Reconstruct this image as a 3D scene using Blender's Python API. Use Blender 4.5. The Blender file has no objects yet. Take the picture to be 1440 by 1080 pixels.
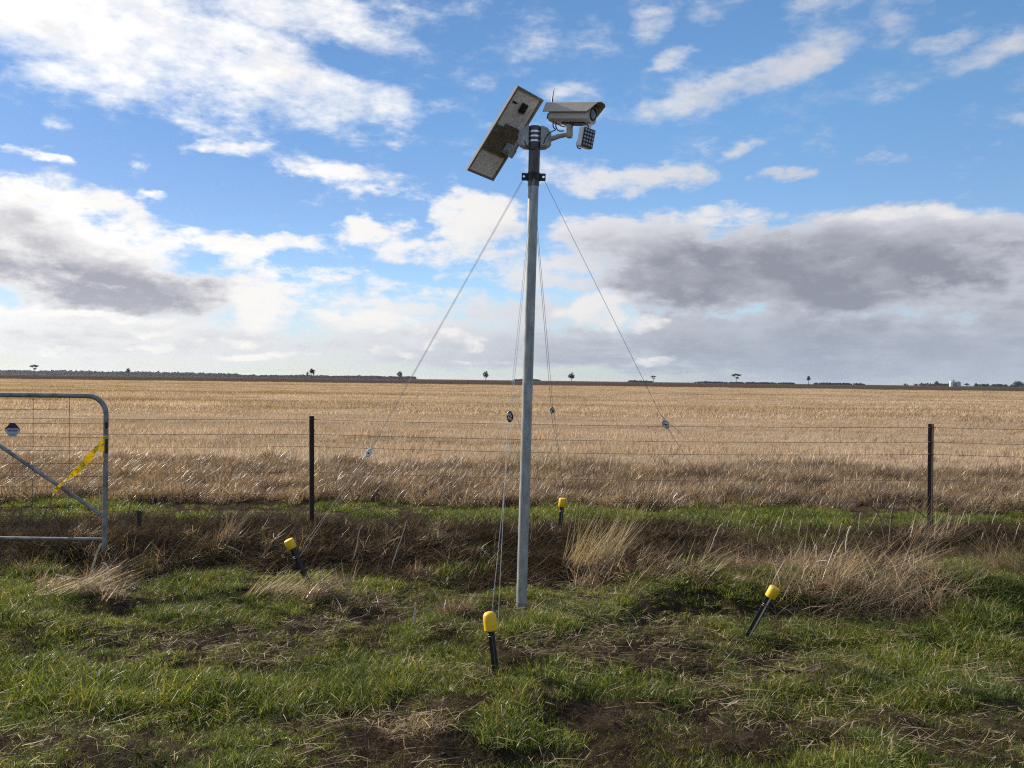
import bpy, math, random
import numpy as np
from mathutils import Vector, Matrix, Quaternion

random.seed(7)
RNG = np.random.default_rng(11)
SC = bpy.context.scene
COL = SC.collection
R_ = math.radians

# ------------------------------------------------------------------ camera
FPX = 1130.0                       # focal length in pixels of the 1440 px wide photograph
CAMZ = 1.6
PITCH, ROLL = R_(-0.275), R_(0.725)
cam_d = bpy.data.cameras.new('camera')
cam_d.sensor_width = 36.0
cam_d.lens = 36.0 * FPX / 1440.0
cam_d.clip_start, cam_d.clip_end = 0.05, 20000.0
cam = bpy.data.objects.new('camera', cam_d)
COL.objects.link(cam)
CR = Matrix.Rotation(R_(90) + PITCH, 3, 'X') @ Matrix.Rotation(ROLL, 3, 'Z')
cam.matrix_world = Matrix.Translation((0, 0, CAMZ)) @ CR.to_4x4()
SC.camera = cam

# ------------------------------------------------------------------ sun, sky, exposure
SUN_AZ, SUN_EL = R_(-54), R_(27)    # azimuth from the view direction (+Y), towards +X positive
SUN = Vector((math.sin(SUN_AZ) * math.cos(SUN_EL), math.cos(SUN_AZ) * math.cos(SUN_EL), math.sin(SUN_EL)))
sun_d = bpy.data.lights.new('sun', 'SUN')
sun_d.energy = 5.0
sun_d.angle = R_(0.5)
sun_d.color = (1.0, 0.90, 0.76)
sun_o = bpy.data.objects.new('sun', sun_d)
COL.objects.link(sun_o)
sun_o.location = SUN * 60
sun_o.rotation_euler = (-SUN).to_track_quat('-Z', 'Y').to_euler()
SKY_STRENGTH = 0.11
SC.view_settings.view_transform = 'Standard'
SC.view_settings.look = 'None'
SC.view_settings.gamma = 1.0
SC.view_settings.use_curve_mapping = False
SC.view_settings.exposure = 0.55
SC.cycles.use_denoising = False
SC.cycles.filter_width = 1.2


def ray(px, py):
    return CR @ Vector(((px - 720) / FPX, (540 - py) / FPX, -1.0))


def P(px, py, depth):
    d = ray(px, py)
    t = depth / d.y
    return Vector((0, 0, CAMZ)) + d * t


CRn = np.array([list(r) for r in CR])


def proj(x, y, z):
    """world arrays -> photo pixels"""
    v = np.stack([np.asarray(x, float), np.asarray(y, float), np.asarray(z, float) - CAMZ], -1) @ CRn
    w = -v[..., 2]
    w = np.where(w < 0.05, 0.05, w)
    return 720 + FPX * v[..., 0] / w, 540 - FPX * v[..., 1] / w


# ------------------------------------------------------------------ node helpers
class NT:
    def __init__(self, tree):
        self.t = tree

    def n(self, kind, **kw):
        nd = self.t.nodes.new(kind)
        for k, v in kw.items():
            if k.startswith('i_'):
                key = k[2:].replace('_', ' ')
                self.put(nd.inputs[key], v)
            elif isinstance(v, dict) and k == 'ins':
                for kk, vv in v.items():
                    self.put(nd.inputs[kk], vv)
            else:
                setattr(nd, k, v)
        return nd

    def put(self, sock, v):
        if isinstance(v, bpy.types.NodeSocket):
            self.t.links.new(v, sock)
        else:
            sock.default_value = v

    def m(self, op, a, b=None, c=None, clamp=False):
        nd = self.t.nodes.new('ShaderNodeMath')
        nd.operation = op
        nd.use_clamp = clamp
        self.put(nd.inputs[0], a)
        if b is not None:
            self.put(nd.inputs[1], b)
        if c is not None:
            self.put(nd.inputs[2], c)
        return nd.outputs[0]

    def vm(self, op, a, b=None):
        nd = self.t.nodes.new('ShaderNodeVectorMath')
        nd.operation = op
        self.put(nd.inputs[0], a)
        if b is not None:
            self.put(nd.inputs[1], b)
        return nd.outputs['Value' if op in ('LENGTH', 'DOT_PRODUCT') else 'Vector']

    def sstep(self, v, lo, hi, a=0.0, b=1.0):
        nd = self.t.nodes.new('ShaderNodeMapRange')
        nd.interpolation_type = 'SMOOTHSTEP'
        self.put(nd.inputs['Value'], v)
        self.put(nd.inputs['From Min'], lo)
        self.put(nd.inputs['From Max'], hi)
        self.put(nd.inputs['To Min'], a)
        self.put(nd.inputs['To Max'], b)
        return nd.outputs['Result']

    def lin(self, v, lo, hi, a=0.0, b=1.0):
        nd = self.t.nodes.new('ShaderNodeMapRange')
        self.put(nd.inputs['Value'], v)
        self.put(nd.inputs['From Min'], lo)
        self.put(nd.inputs['From Max'], hi)
        self.put(nd.inputs['To Min'], a)
        self.put(nd.inputs['To Max'], b)
        return nd.outputs['Result']

    def mix(self, f, a, b, blend='MIX'):
        nd = self.t.nodes.new('ShaderNodeMix')
        nd.data_type = 'RGBA'
        nd.blend_type = blend
        self.put(nd.inputs[0], f)
        self.put(nd.inputs[6], a)
        self.put(nd.inputs[7], b)
        return nd.outputs[2]

    def noise(self, vec, scale, detail=4, rough=0.55, out='Fac', dist=0.0):
        nd = self.t.nodes.new('ShaderNodeTexNoise')
        if vec is not None:
            self.put(nd.inputs['Vector'], vec)
        nd.inputs['Scale'].default_value = scale
        nd.inputs['Detail'].default_value = detail
        nd.inputs['Roughness'].default_value = rough
        nd.inputs['Distortion'].default_value = dist
        return nd.outputs[out]

    def ramp(self, f, stops):
        nd = self.t.nodes.new('ShaderNodeValToRGB')
        while len(nd.color_ramp.elements) < len(stops):
            nd.color_ramp.elements.new(0.5)
        for e, (p, c) in zip(nd.color_ramp.elements, stops):
            e.position = p
            e.color = (*c, 1)
        self.put(nd.inputs[0], f)
        return nd.outputs[0]


def rgb(*c):
    return (*c, 1.0)


# ------------------------------------------------------------------ world: Nishita sky with clouds
world = bpy.data.worlds.new('World')
SC.world = world
world.use_nodes = True
wt = world.node_tree
wt.nodes.clear()
W = NT(wt)


def azel(px, py):
    d = ray(px, py).normalized()
    return math.atan2(d.x, d.y), math.asin(d.z)


# each: px, py, rx, ry (pixels), tilt degrees (positive = right end lower), amount
CLOUDS = [
    # great white bank upper left
    (120, 20, 290, 110, 8, .62), (300, 75, 260, 75, 16, .60), (470, 125, 165, 40, 8, .55), (270, 150, 130, 36, 22, .40),
    (400, 10, 160, 40, 2, .55), (550, 55, 70, 20, 10, .22), (630, 145, 40, 12, 10, .22),
    # small ones in the blue
    (340, 212, 70, 14, -2, .52), (480, 248, 130, 30, 8, .56), (560, 278, 70, 24, 10, .40), (220, 274, 38, 9, -6, .42),
    (30, 218, 40, 9, 0, .42), (250, 188, 40, 8, 10, .18), (130, 234, 50, 8, 0, .16),
    # left dark cumulus bank
    (40, 290, 150, 38, 14, .62), (60, 345, 240, 70, 4, .72), (140, 395, 230, 50, 4, .95), (330, 385, 60, 50, 0, .42),
    (300, 335, 230, 26, -2, .55), (520, 330, 120, 26, -6, .42), (350, 440, 110, 36, 4, .5),
    # middle
    (640, 335, 90, 36, 0, .46), (770, 370, 120, 70, 0, .52), (350, 410, 50, 46, 0, .50), (600, 355, 120, 34, -4, .55), (650, 300, 90, 40, 0, .52), (700, 340, 140, 60, 0, .50), (520, 400, 160, 22, 2, .46),
    (510, 452, 100, 30, 2, .56), (620, 425, 160, 26, 4, .44), (640, 475, 50, 18, 0, .44),
    # right dark bank
    (900, 330, 260, 60, 0, .66), (1150, 375, 400, 90, 0, .95), (1340, 345, 240, 60, 0, .80), (950, 390, 200, 66, 4, .85),
    (980, 430, 170, 46, 0, .66), (1050, 300, 120, 28, -2, .40), (1250, 300, 130, 30, -4, .46), (960, 290, 90, 18, 2, .40),
    (1300, 440, 260, 60, 0, .62), (840, 445, 60, 26, -4, .50),
    # right, wisps and cumulus in the blue
    (880, 248, 140, 30, -4, .58), (980, 246, 60, 16, 2, .42), (1050, 210, 62, 14, -8, .50), (1102, 242, 62, 12, -2, .52),
    (1060, 112, 170, 30, -16, .60), (1090, 88, 90, 24, -6, .34), (920, 30, 44, 20, 6, .46), (958, 74, 36, 15, 0, .46), (1000, 20, 50, 14, -6, .30),
    (930, 160, 54, 14, 4, .38), (790, 124, 56, 24, 0, .44), (870, 168, 60, 16, -4, .26),
    (1250, 30, 60, 20, 30, .34), (1160, 5, 60, 20, 0, .34), (1320, 58, 50, 14, -6, .34), (1400, 72, 100, 24, -8, .44), (1255, 228, 70, 10, 2, .28),
    (690, 225, 44, 16, 0, .34), (1430, 130, 60, 14, 0, .2),
    # low bands over the horizon
    (200, 480, 420, 50, 1, .70), (700, 485, 420, 50, 1, .70), (1200, 490, 460, 74, 1, .80), (480, 415, 170, 30, 2, .50), (700, 440, 150, 40, 2, .56), (60, 440, 160, 12, 2, .46),
]
# grey undersides: px, py, rx, ry, tilt, amount
GREYS = [
    (20, 330, 120, 50, 14, .6), (150, 402, 215, 50, 4, 1.05), (60, 395, 130, 44, 4, 1.0), (270, 398, 70, 48, 0, .85),
    (480, 462, 120, 16, 0, .28), (350, 462, 110, 16, 0, .4), (700, 420, 160, 50, 0, .22),
    (1080, 372, 280, 60, 4, 1.0), (1300, 385, 280, 58, -2, 1.05), (980, 415, 170, 58, 2, .95), (1200, 420, 260, 50, 0, .7),
    (850, 350, 150, 40, 4, .45), (1300, 470, 320, 60, 0, .75), (900, 495, 330, 50, 0, .62), (600, 500, 200, 30, 0, .34),
    (200, 478, 330, 44, 0, .22), (430, 478, 160, 26, 0, .34), (430, 70, 160, 40, 10, .06), (1060, 125, 120, 14, -16, .16), (880, 262, 100, 12, -4, .14),
]

# sunlit cumulus tops and rims: px, py, rx, ry, tilt, amount
WHITES = [
    (345, 428, 60, 34, 10, .80), (325, 385, 36, 44, 0, .62), (512, 450, 78, 26, 2, .85), (470, 462, 50, 12, 0, .6), (640, 474, 42, 13, 0, .75), (585, 470, 26, 10, 0, .5),
    (850, 440, 58, 26, -6, .80), (900, 455, 56, 16, 2, .62), (150, 290, 200, 20, 12, .62), (330, 328, 190, 15, -3, .62), (520, 325, 90, 16, -8, .55),
    (1010, 292, 110, 16, -3, .60), (1290, 296, 170, 16, 0, .62), (700, 300, 110, 30, -4, .60), (620, 340, 80, 24, 0, .52), (450, 392, 90, 10, 3, .52), (560, 405, 110, 9, 2, .5),
    (60, 500, 110, 10, 2, .58), (190, 492, 70, 12, -2, .55), (380, 500, 80, 9, 0, .52), (90, 438, 160, 9, 2, .66), (250, 470, 120, 8, 1, .5), (930, 508, 46, 9, 0, .6), (700, 505, 60, 8, 0, .4), (560, 490, 60, 10, 0, .45),
]
tc = W.n('ShaderNodeTexCoord').outputs['Generated']
dirv = W.vm('NORMALIZE', tc)


def blob_group(name, blobs):
    g = bpy.data.node_groups.new(name, 'ShaderNodeTree')
    g.interface.new_socket('P', in_out='INPUT', socket_type='NodeSocketVector')
    g.interface.new_socket('Value', in_out='OUTPUT', socket_type='NodeSocketFloat')
    G_ = NT(g)
    gi = g.nodes.new('NodeGroupInput')
    go = g.nodes.new('NodeGroupOutput')
    acc = None
    for (px, py, rx, ry, tilt, amt) in blobs:
        a, e = azel(px, py)
        mp = g.nodes.new('ShaderNodeMapping')
        mp.vector_type = 'TEXTURE'
        mp.inputs['Location'].default_value = (a, e, 0)
        mp.inputs['Rotation'].default_value = (0, 0, -R_(tilt))
        mp.inputs['Scale'].default_value = (rx / FPX, ry / FPX, 1)
        if acc is None:
            g.links.new(gi.outputs[0], mp.inputs['Vector'])
        else:       # chained one after the other, so that Cycles keeps few values at a time
            ch = g.nodes.new('ShaderNodeVectorMath')
            ch.operation = 'MULTIPLY_ADD'
            g.links.new(acc, ch.inputs[0])
            ch.inputs[1].default_value = (1e-6, 1e-6, 1e-6)
            g.links.new(gi.outputs[0], ch.inputs[2])
            g.links.new(ch.outputs[0], mp.inputs['Vector'])
        ln = G_.vm('LENGTH', mp.outputs[0])
        v = G_.sstep(ln, 1.25, 0.25, 0.0, amt)
        acc = v if acc is None else G_.m('SMOOTH_MAX', acc, v, 0.12)
    g.links.new(acc, go.inputs[0])
    return g


g_cov = blob_group('cloud_cover', CLOUDS)
g_grey = blob_group('cloud_grey', GREYS)
g_white = blob_group('cloud_white', WHITES)

# density group: direction in -> density, grey
gd = bpy.data.node_groups.new('cloud_density', 'ShaderNodeTree')
gd.interface.new_socket('Dir', in_out='INPUT', socket_type='NodeSocketVector')
gd.interface.new_socket('Density', in_out='OUTPUT', socket_type='NodeSocketFloat')
gd.interface.new_socket('Grey', in_out='OUTPUT', socket_type='NodeSocketFloat')
D = NT(gd)
gi = gd.nodes.new('NodeGroupInput')
go = gd.nodes.new('NodeGroupOutput')
sep = D.n('ShaderNodeSeparateXYZ', ins={0: gi.outputs[0]})
az = D.m('ARCTAN2', sep.outputs[0], sep.outputs[1])
el = D.m('ARCSINE', sep.outputs[2])
flat = D.vm('MULTIPLY', gi.outputs[0], (1.0, 1.0, 2.1))
warp = D.noise(flat, 7.0, 5, 0.6, out='Color')
wv = D.vm('MULTIPLY', D.vm('SUBTRACT', warp, (.5, .5, .5)), (.15, .075, 0))
ae = D.n('ShaderNodeCombineXYZ', ins={0: az, 1: el}).outputs[0]
aew = D.vm('ADD', ae, wv)
cov = D.n('ShaderNodeGroup', node_tree=g_cov, ins={0: aew}).outputs[0]
gry = D.n('ShaderNodeGroup', node_tree=g_grey, ins={0: aew}).outputs[0]
# beyond the frame: scattered cloud of the same sort, from a broad noise
side = D.m('MAXIMUM', D.sstep(D.m('ABSOLUTE', az), .58, .85), D.sstep(el, .47, .65))
broad = D.noise(flat, 1.9, 3, 0.5)
gen = D.m('MULTIPLY', side, D.sstep(broad, .40, .62, 0, .62))
cov2 = D.m('MAXIMUM', cov, gen)
gry2 = D.m('MAXIMUM', gry, D.m('MULTIPLY', gen, D.sstep(el, .35, .05, 0.0, 1.0)))
n1 = D.noise(flat, 13.0, 9, 0.60)
n2 = D.noise(D.vm('MULTIPLY', gi.outputs[0], (1.0, 1.0, 7.0)), 9.0, 6, 0.6)
low = D.sstep(el, .085, .02)
nn = D.n('ShaderNodeMix', ins={0: low, 2: n1, 3: n2}).outputs[0]
den = D.m('ADD', cov2, D.m('MULTIPLY', D.m('SUBTRACT', nn, .5), 1.35))
n3 = D.noise(D.vm('MULTIPLY', gi.outputs[0], (1.0, 1.0, 2.6)), 44.0, 5, 0.62)
den = D.m('ADD', den, D.m('MULTIPLY', D.m('SUBTRACT', n3, .5), .42))
vo = gd.nodes.new('ShaderNodeTexVoronoi')
vo.feature = 'F1'
vo.normalize = True
vo.inputs['Scale'].default_value = 15.0
vo.inputs['Detail'].default_value = 3.0
vo.inputs['Roughness'].default_value = .55
wpos = D.vm('ADD', D.vm('MULTIPLY', gi.outputs[0], (1.0, 1.0, 1.7)), D.vm('MULTIPLY', D.vm('SUBTRACT', warp, (.5, .5, .5)), (.10, .10, .10)))
D.put(vo.inputs['Vector'], wpos)
puff = D.m('SUBTRACT', .38, vo.outputs['Distance'])
lowc = D.sstep(el, .34, .20)
den = D.m('ADD', den, D.m('MULTIPLY', D.m('MULTIPLY', puff, lowc), .80))
den = D.m('SUBTRACT', den, D.m('ADD', .29, D.m('MULTIPLY', lowc, .10)))
gry2 = D.m('MULTIPLY', gry2, D.lin(D.m('ADD', n1, D.m('MULTIPLY', puff, -.35)), .34, .64, .66, 1.18))
wht = D.n('ShaderNodeGroup', node_tree=g_white, ins={0: aew}).outputs[0]
wm = D.m('ADD', wht, D.m('ADD', D.m('MULTIPLY', D.m('SUBTRACT', n1, .5), 2.1), D.m('MULTIPLY', puff, 1.2)))
wm = D.m('MULTIPLY', D.sstep(wm, .32, .95), D.sstep(wht, 0, .2))
gd.interface.new_socket('White', in_out='OUTPUT', socket_type='NodeSocketFloat')
offd = D.vm('ADD', gi.outputs[0], tuple(c * 0.030 for c in (SUN.x, 0, 0.85)))
n1b = D.noise(D.vm('MULTIPLY', offd, (1.0, 1.0, 2.1)), 13.0, 9, 0.60)
gd.interface.new_socket('Toward', in_out='OUTPUT', socket_type='NodeSocketFloat')
gd.interface.new_socket('Low', in_out='OUTPUT', socket_type='NodeSocketFloat')
gd.links.new(lowc, go.inputs['Low'])
gd.links.new(wm, go.inputs['White'])
gd.links.new(den, go.inputs['Density'])
gd.links.new(gry2, go.inputs['Grey'])
gd.links.new(D.m('ADD', D.m('MULTIPLY', D.m('SUBTRACT', n1b, n1), 1.35), D.m('MULTIPLY', D.m('MULTIPLY', puff, lowc), -.45)), go.inputs['Toward'])

d0 = W.n('ShaderNodeGroup', node_tree=gd, ins={0: dirv})
den0, grey0 = d0.outputs[0], d0.outputs[1]
alpha = W.sstep(den0, W.lin(d0.outputs['Low'], 0, 1, -.26, -.11), W.lin(d0.outputs['Low'], 0, 1, .48, .28))
selfsh = W.sstep(d0.outputs['Toward'], -0.16, 0.22)        # thicker towards the sun = shaded
thick = W.sstep(den0, .12, .55)
shade = W.m('ADD', W.m('MULTIPLY', grey0, W.lin(thick, 0, 1, .42, 1.0)), W.m('MULTIPLY', selfsh, W.m('MULTIPLY', W.lin(thick, 0, 1, .06, .40), W.lin(grey0, 0, .8, 1.0, .35))), clamp=True)
cosang = W.vm('DOT_PRODUCT', dirv, tuple(SUN))
glow = W.sstep(cosang, 0.30, 0.98)
sky = W.n('ShaderNodeTexSky', sky_type='NISHITA', sun_disc=False, sun_elevation=SUN_EL, sun_rotation=SUN_AZ,
          altitude=100.0, air_density=1.0, dust_density=0.1, ozone_density=2.0)
sky_col = W.mix(1.0, sky.outputs[0], rgb(SKY_STRENGTH * .70, SKY_STRENGTH * .92, SKY_STRENGTH * 1.05), 'MULTIPLY')
sky_col = W.mix(1.0, sky_col, W.mix(d0.outputs['Low'], rgb(1, 1, 1), rgb(1.06, .93, .94)), 'MULTIPLY')
sky_col = W.mix(1.0, sky_col, W.mix(glow, rgb(1, 1, 1), rgb(.62, .605, .66)), 'MULTIPLY')
lit = W.mix(glow, rgb(.44, .455, .50), rgb(.80, .785, .76))
drk = W.mix(glow, rgb(.195, .208, .252), rgb(.275, .280, .330))
cl = W.mix(shade, lit, drk)
cl_out = W.mix(alpha, sky_col, cl)
# pale air low over the horizon
sepw = W.n('ShaderNodeSeparateXYZ', ins={0: dirv})
hz = W.sstep(sepw.outputs[2], .13, -.01, 0, .66)
hz_col = W.mix(glow, rgb(.25, .30, .38), rgb(.52, .535, .545))
final = W.mix(hz, cl_out, hz_col)
final = W.mix(W.m('MULTIPLY', d0.outputs['White'], W.lin(selfsh, 0, 1, .95, .60)), final, W.mix(glow, rgb(.56, .555, .56), rgb(.70, .685, .655)))
bg = W.n('ShaderNodeBackground', ins={'Color': final, 'Strength': 1.0})
wo = W.n('ShaderNodeOutputWorld', ins={'Surface': bg.outputs[0]})
world.cycles.sampling_method = 'MANUAL'
world.cycles.sample_map_resolution = 512


# ------------------------------------------------------------------ numpy noise and terrain
def _h(ix, iy, seed):
    n = (ix * 374761393 + iy * 668265263 + seed * 974634777) & 0x7fffffff
    n = ((n ^ (n >> 13)) * 1274126177) & 0x7fffffff
    return ((n ^ (n >> 16)) & 0xffff) / 65535.0


def vnoise(x, y, seed=0):
    x, y = np.asarray(x, float), np.asarray(y, float)
    ix, iy = np.floor(x).astype(np.int64), np.floor(y).astype(np.int64)
    fx, fy = x - ix, y - iy
    fx, fy = fx * fx * (3 - 2 * fx), fy * fy * (3 - 2 * fy)
    a, b = _h(ix, iy, seed), _h(ix + 1, iy, seed)
    c, d = _h(ix, iy + 1, seed), _h(ix + 1, iy + 1, seed)
    return (a * (1 - fx) + b * fx) * (1 - fy) + (c * (1 - fx) + d * fx) * fy


def fbm(x, y, scale, octv=4, seed=0):
    s, a, t = 0.0, 1.0, 0.0
    f = 1.0 / scale
    for i in range(octv):
        s = s + a * vnoise(np.asarray(x) * f + 17.3 * i, np.asarray(y) * f - 9.1 * i, seed + i)
        t += a
        a *= .5
        f *= 2
    return s / t


def sm(v, lo, hi):
    t = np.clip((v - lo) / (hi - lo), 0, 1)
    return t * t * (3 - 2 * t)


def H(x, y):
    x, y = np.asarray(x, float), np.asarray(y, float)
    near = sm(-y, -13, -9) * sm(np.abs(x) * -1, -30, -12)
    yy = y + .6 * (fbm(x, y * .3, 1.3, 3, 5) - .5)
    crest = .03 + .11 * (fbm(x, y, 1.2, 3, 21) - .5)
    ridge = crest * np.where(yy < 8.0, np.exp(-((yy - 8.0) / .62) ** 2), np.exp(-((yy - 8.0) / 1.1) ** 2))
    swale = -.06 * np.exp(-((yy - 6.7) / .45) ** 2)
    lumps = .17 * (fbm(x, y, .8, 4, 3) - .5) + .11 * (fbm(x, y, .27, 3, 8) - .5)
    lumps = lumps * (1 - .6 * sm(y, 7.4, 8.0))
    bank = .15 * sm(y + .4 * (fbm(x, y, .6, 3, 15) - .5), 5.55, 5.85) * sm(-y, -7.3, -6.4) * sm(x, .6, 1.2)
    return near * (ridge + swale + bank + lumps)


def G(px, py):
    """where the pixel's ray meets the ground"""
    d = ray(px, py)
    lo, hi = 2.0, 60.0
    for t in np.arange(2.5, 60, .02):
        p = Vector((0, 0, CAMZ)) + d * float(t)
        if p.z <= float(H(p.x, p.y)):
            return p
    return p


# ------------------------------------------------------------------ mesh building
def tag(o, label=None, cat=None, group=None, kind=None):
    if label:
        o['label'] = label
    if cat:
        o['category'] = cat
    if group:
        o['group'] = group
    if kind:
        o['kind'] = kind
    return o


def thing(name, loc, label, cat, group=None):
    o = bpy.data.objects.new(name, None)
    o.empty_display_size = .1
    COL.objects.link(o)
    o.location = loc
    return tag(o, label, cat, group)


class MB:
    def __init__(self):
        self.v, self.f = [], []

    def poly(self, pts, faces):
        b = len(self.v)
        self.v += [tuple(p) for p in pts]
        self.f += [tuple(b + i for i in f) for f in faces]

    def box(self, c, ax, hs, bev=0.0):
        c = Vector(c)
        X, Y, Z = [Vector(a).normalized() * h for a, h in zip(ax, hs)]
        if bev <= 0:
            pts = [c + sx * X + sy * Y + sz * Z for sx in (-1, 1) for sy in (-1, 1) for sz in (-1, 1)]
            self.poly(pts, [(0, 1, 3, 2), (4, 6, 7, 5), (0, 4, 5, 1), (2, 3, 7, 6), (0, 2, 6, 4), (1, 5, 7, 3)])
        else:   # octagonal section bevel along Z, chamfered caps
            kx, ky = 1 - bev / hs[0], 1 - bev / hs[1]
            kz = 1 - bev / hs[2]
            prof = [(-kx, -1), (kx, -1), (1, -ky), (1, ky), (kx, 1), (-kx, 1), (-1, ky), (-1, -ky)]
            rings = []
            for (s, k) in ((-1, .0), (-kz, 1.), (kz, 1.), (1, .0)):
                if k == 0:
                    rings.append([c + X * (a * (1 - bev / hs[0])) + Y * (b * (1 - bev / hs[1])) + Z * s for a, b in prof])
                else:
                    rings.append([c + X * a + Y * b + Z * s for a, b in prof])
            self.loft(rings)

    def loft(self, rings, cap=True):
        n = len(rings[0])
        b = len(self.v)
        for r in rings:
            self.v += [tuple(p) for p in r]
        for k in range(len(rings) - 1):
            for i in range(n):
                j = (i + 1) % n
                self.f.append((b + k * n + i, b + k * n + j, b + (k + 1) * n + j, b + (k + 1) * n + i))
        if cap:
            self.f.append(tuple(b + i for i in reversed(range(n))))
            e = b + (len(rings) - 1) * n
            self.f.append(tuple(e + i for i in range(n)))

    def tube(self, pts, rad, n=8, cap=True):
        pts = [Vector(p) for p in pts]
        if not isinstance(rad, (list, tuple)):
            rad = [rad] * len(pts)
        rings = []
        t0 = (pts[1] - pts[0]).normalized()
        up = Vector((0, 0, 1)) if abs(t0.z) < .9 else Vector((1, 0, 0))
        u = t0.cross(up).normalized()
        for i, p in enumerate(pts):
            a = pts[max(i - 1, 0)]
            c = pts[min(i + 1, len(pts) - 1)]
            t = (c - a).normalized()
            u = (u - t * u.dot(t)).normalized()
            w = t.cross(u)
            rings.append([p + (u * math.cos(2 * math.pi * k / n) + w * math.sin(2 * math.pi * k / n)) * rad[i] for k in range(n)])
        self.loft(rings, cap)

    def lathe(self, base, axis, prof, n=16):
        """prof: (radius, height along axis)"""
        axis = Vector(axis).normalized()
        up = Vector((0, 0, 1)) if abs(axis.z) < .9 else Vector((1, 0, 0))
        u = axis.cross(up).normalized()
        w = axis.cross(u)
        rings = [[Vector(base) + axis * h + (u * math.cos(2 * math.pi * k / n) + w * math.sin(2 * math.pi * k / n)) * r for k in range(n)] for r, h in prof]
        self.loft(rings)

    def extrude(self, prof, o, a1, a2, d, length):
        o, a1, a2, d = Vector(o), Vector(a1), Vector(a2), Vector(d)
        self.loft([[o + a1 * p + a2 * q for p, q in prof], [o + a1 * p + a2 * q + d * length for p, q in prof]])

    def build(self, name, mat, parent=None, smooth=False, root=None):
        me = bpy.data.meshes.new(name)
        off = Vector((0, 0, 0))
        if parent is not None:
            r = parent
            while r.parent:
                r = r.parent
            off = r.location
        me.from_pydata([tuple(Vector(v) - off) for v in self.v], [], self.f)
        me.validate()
        import bmesh
        bm = bmesh.new()
        bm.from_mesh(me)
        bmesh.ops.recalc_face_normals(bm, faces=bm.faces)
        bm.to_mesh(me)
        bm.free()
        if smooth:
            me.polygons.foreach_set('use_smooth', [True] * len(me.polygons))
            try:
                me.set_sharp_from_angle(angle=R_(40))
            except Exception:
                pass
        me.materials.append(mat)
        o = bpy.data.objects.new(name, me)
        COL.objects.link(o)
        if parent is not None:
            o.parent = parent
        return o


def mesh_np(name, verts, quads=None, tris=None, mat=None, smooth=False, tint=None):
    me = bpy.data.meshes.new(name)
    nq = 0 if quads is None else len(quads)
    nt = 0 if tris is None else len(tris)
    me.vertices.add(len(verts))
    me.vertices.foreach_set('co', np.asarray(verts, np.float32).ravel())
    loops = []
    if nq:
        loops.append(np.asarray(quads, np.int32).ravel())
    if nt:
        loops.append(np.asarray(tris, np.int32).ravel())
    lv = np.concatenate(loops)
    me.loops.add(len(lv))
    me.loops.foreach_set('vertex_index', lv)
    me.polygons.add(nq + nt)
    starts = np.concatenate([np.arange(nq) * 4, nq * 4 + np.arange(nt) * 3]).astype(np.int32)
    me.polygons.foreach_set('loop_start', starts)
    if smooth:
        me.polygons.foreach_set('use_smooth', np.ones(nq + nt, bool))
    me.update(calc_edges=True)
    if tint is not None:
        at = me.color_attributes.new('tint', 'FLOAT_COLOR', 'POINT')
        c = np.ones((len(verts), 4), np.float32)
        c[:, :tint.shape[1]] = tint
        at.data.foreach_set('color', c.ravel())
    if mat:
        me.materials.append(mat)
    return me


# ------------------------------------------------------------------ materials
def new_mat(name):
    m = bpy.data.materials.new(name)
    m.use_nodes = True
    m.node_tree.nodes.clear()
    t = NT(m.node_tree)
    out = t.n('ShaderNodeOutputMaterial')
    return m, t, out


def simple(name, col, rough=.5, metal=0.0, var=.15, scale=30, bump=0.0, spec=.4, col2=None, stretch=(1, 1, 1)):
    m, t, out = new_mat(name)
    g = t.n('ShaderNodeTexCoord').outputs['Object']
    g = t.vm('MULTIPLY', g, stretch)
    nz = t.noise(g, scale, 5, .6)
    c2 = col2 if col2 else tuple(c * (1 - var * 1.6) for c in col)
    c1 = tuple(min(1, c * (1 + var)) for c in col)
    c = t.ramp(nz, [(.32, c2), (.66, c1)])
    rg = t.lin(nz, .2, .8, max(.05, rough - .08), min(1, rough + .12))
    b = t.n('ShaderNodeBsdfPrincipled', ins={'Base Color': c, 'Roughness': rg, 'Metallic': metal, 'Specular IOR Level': spec})
    if bump:
        bp = t.n('ShaderNodeBump', ins={'Height': nz, 'Strength': bump, 'Distance': .002})
        t.put(b.inputs['Normal'], bp.outputs[0])
    t.put(out.inputs[0], b.outputs[0])
    return m


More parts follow.
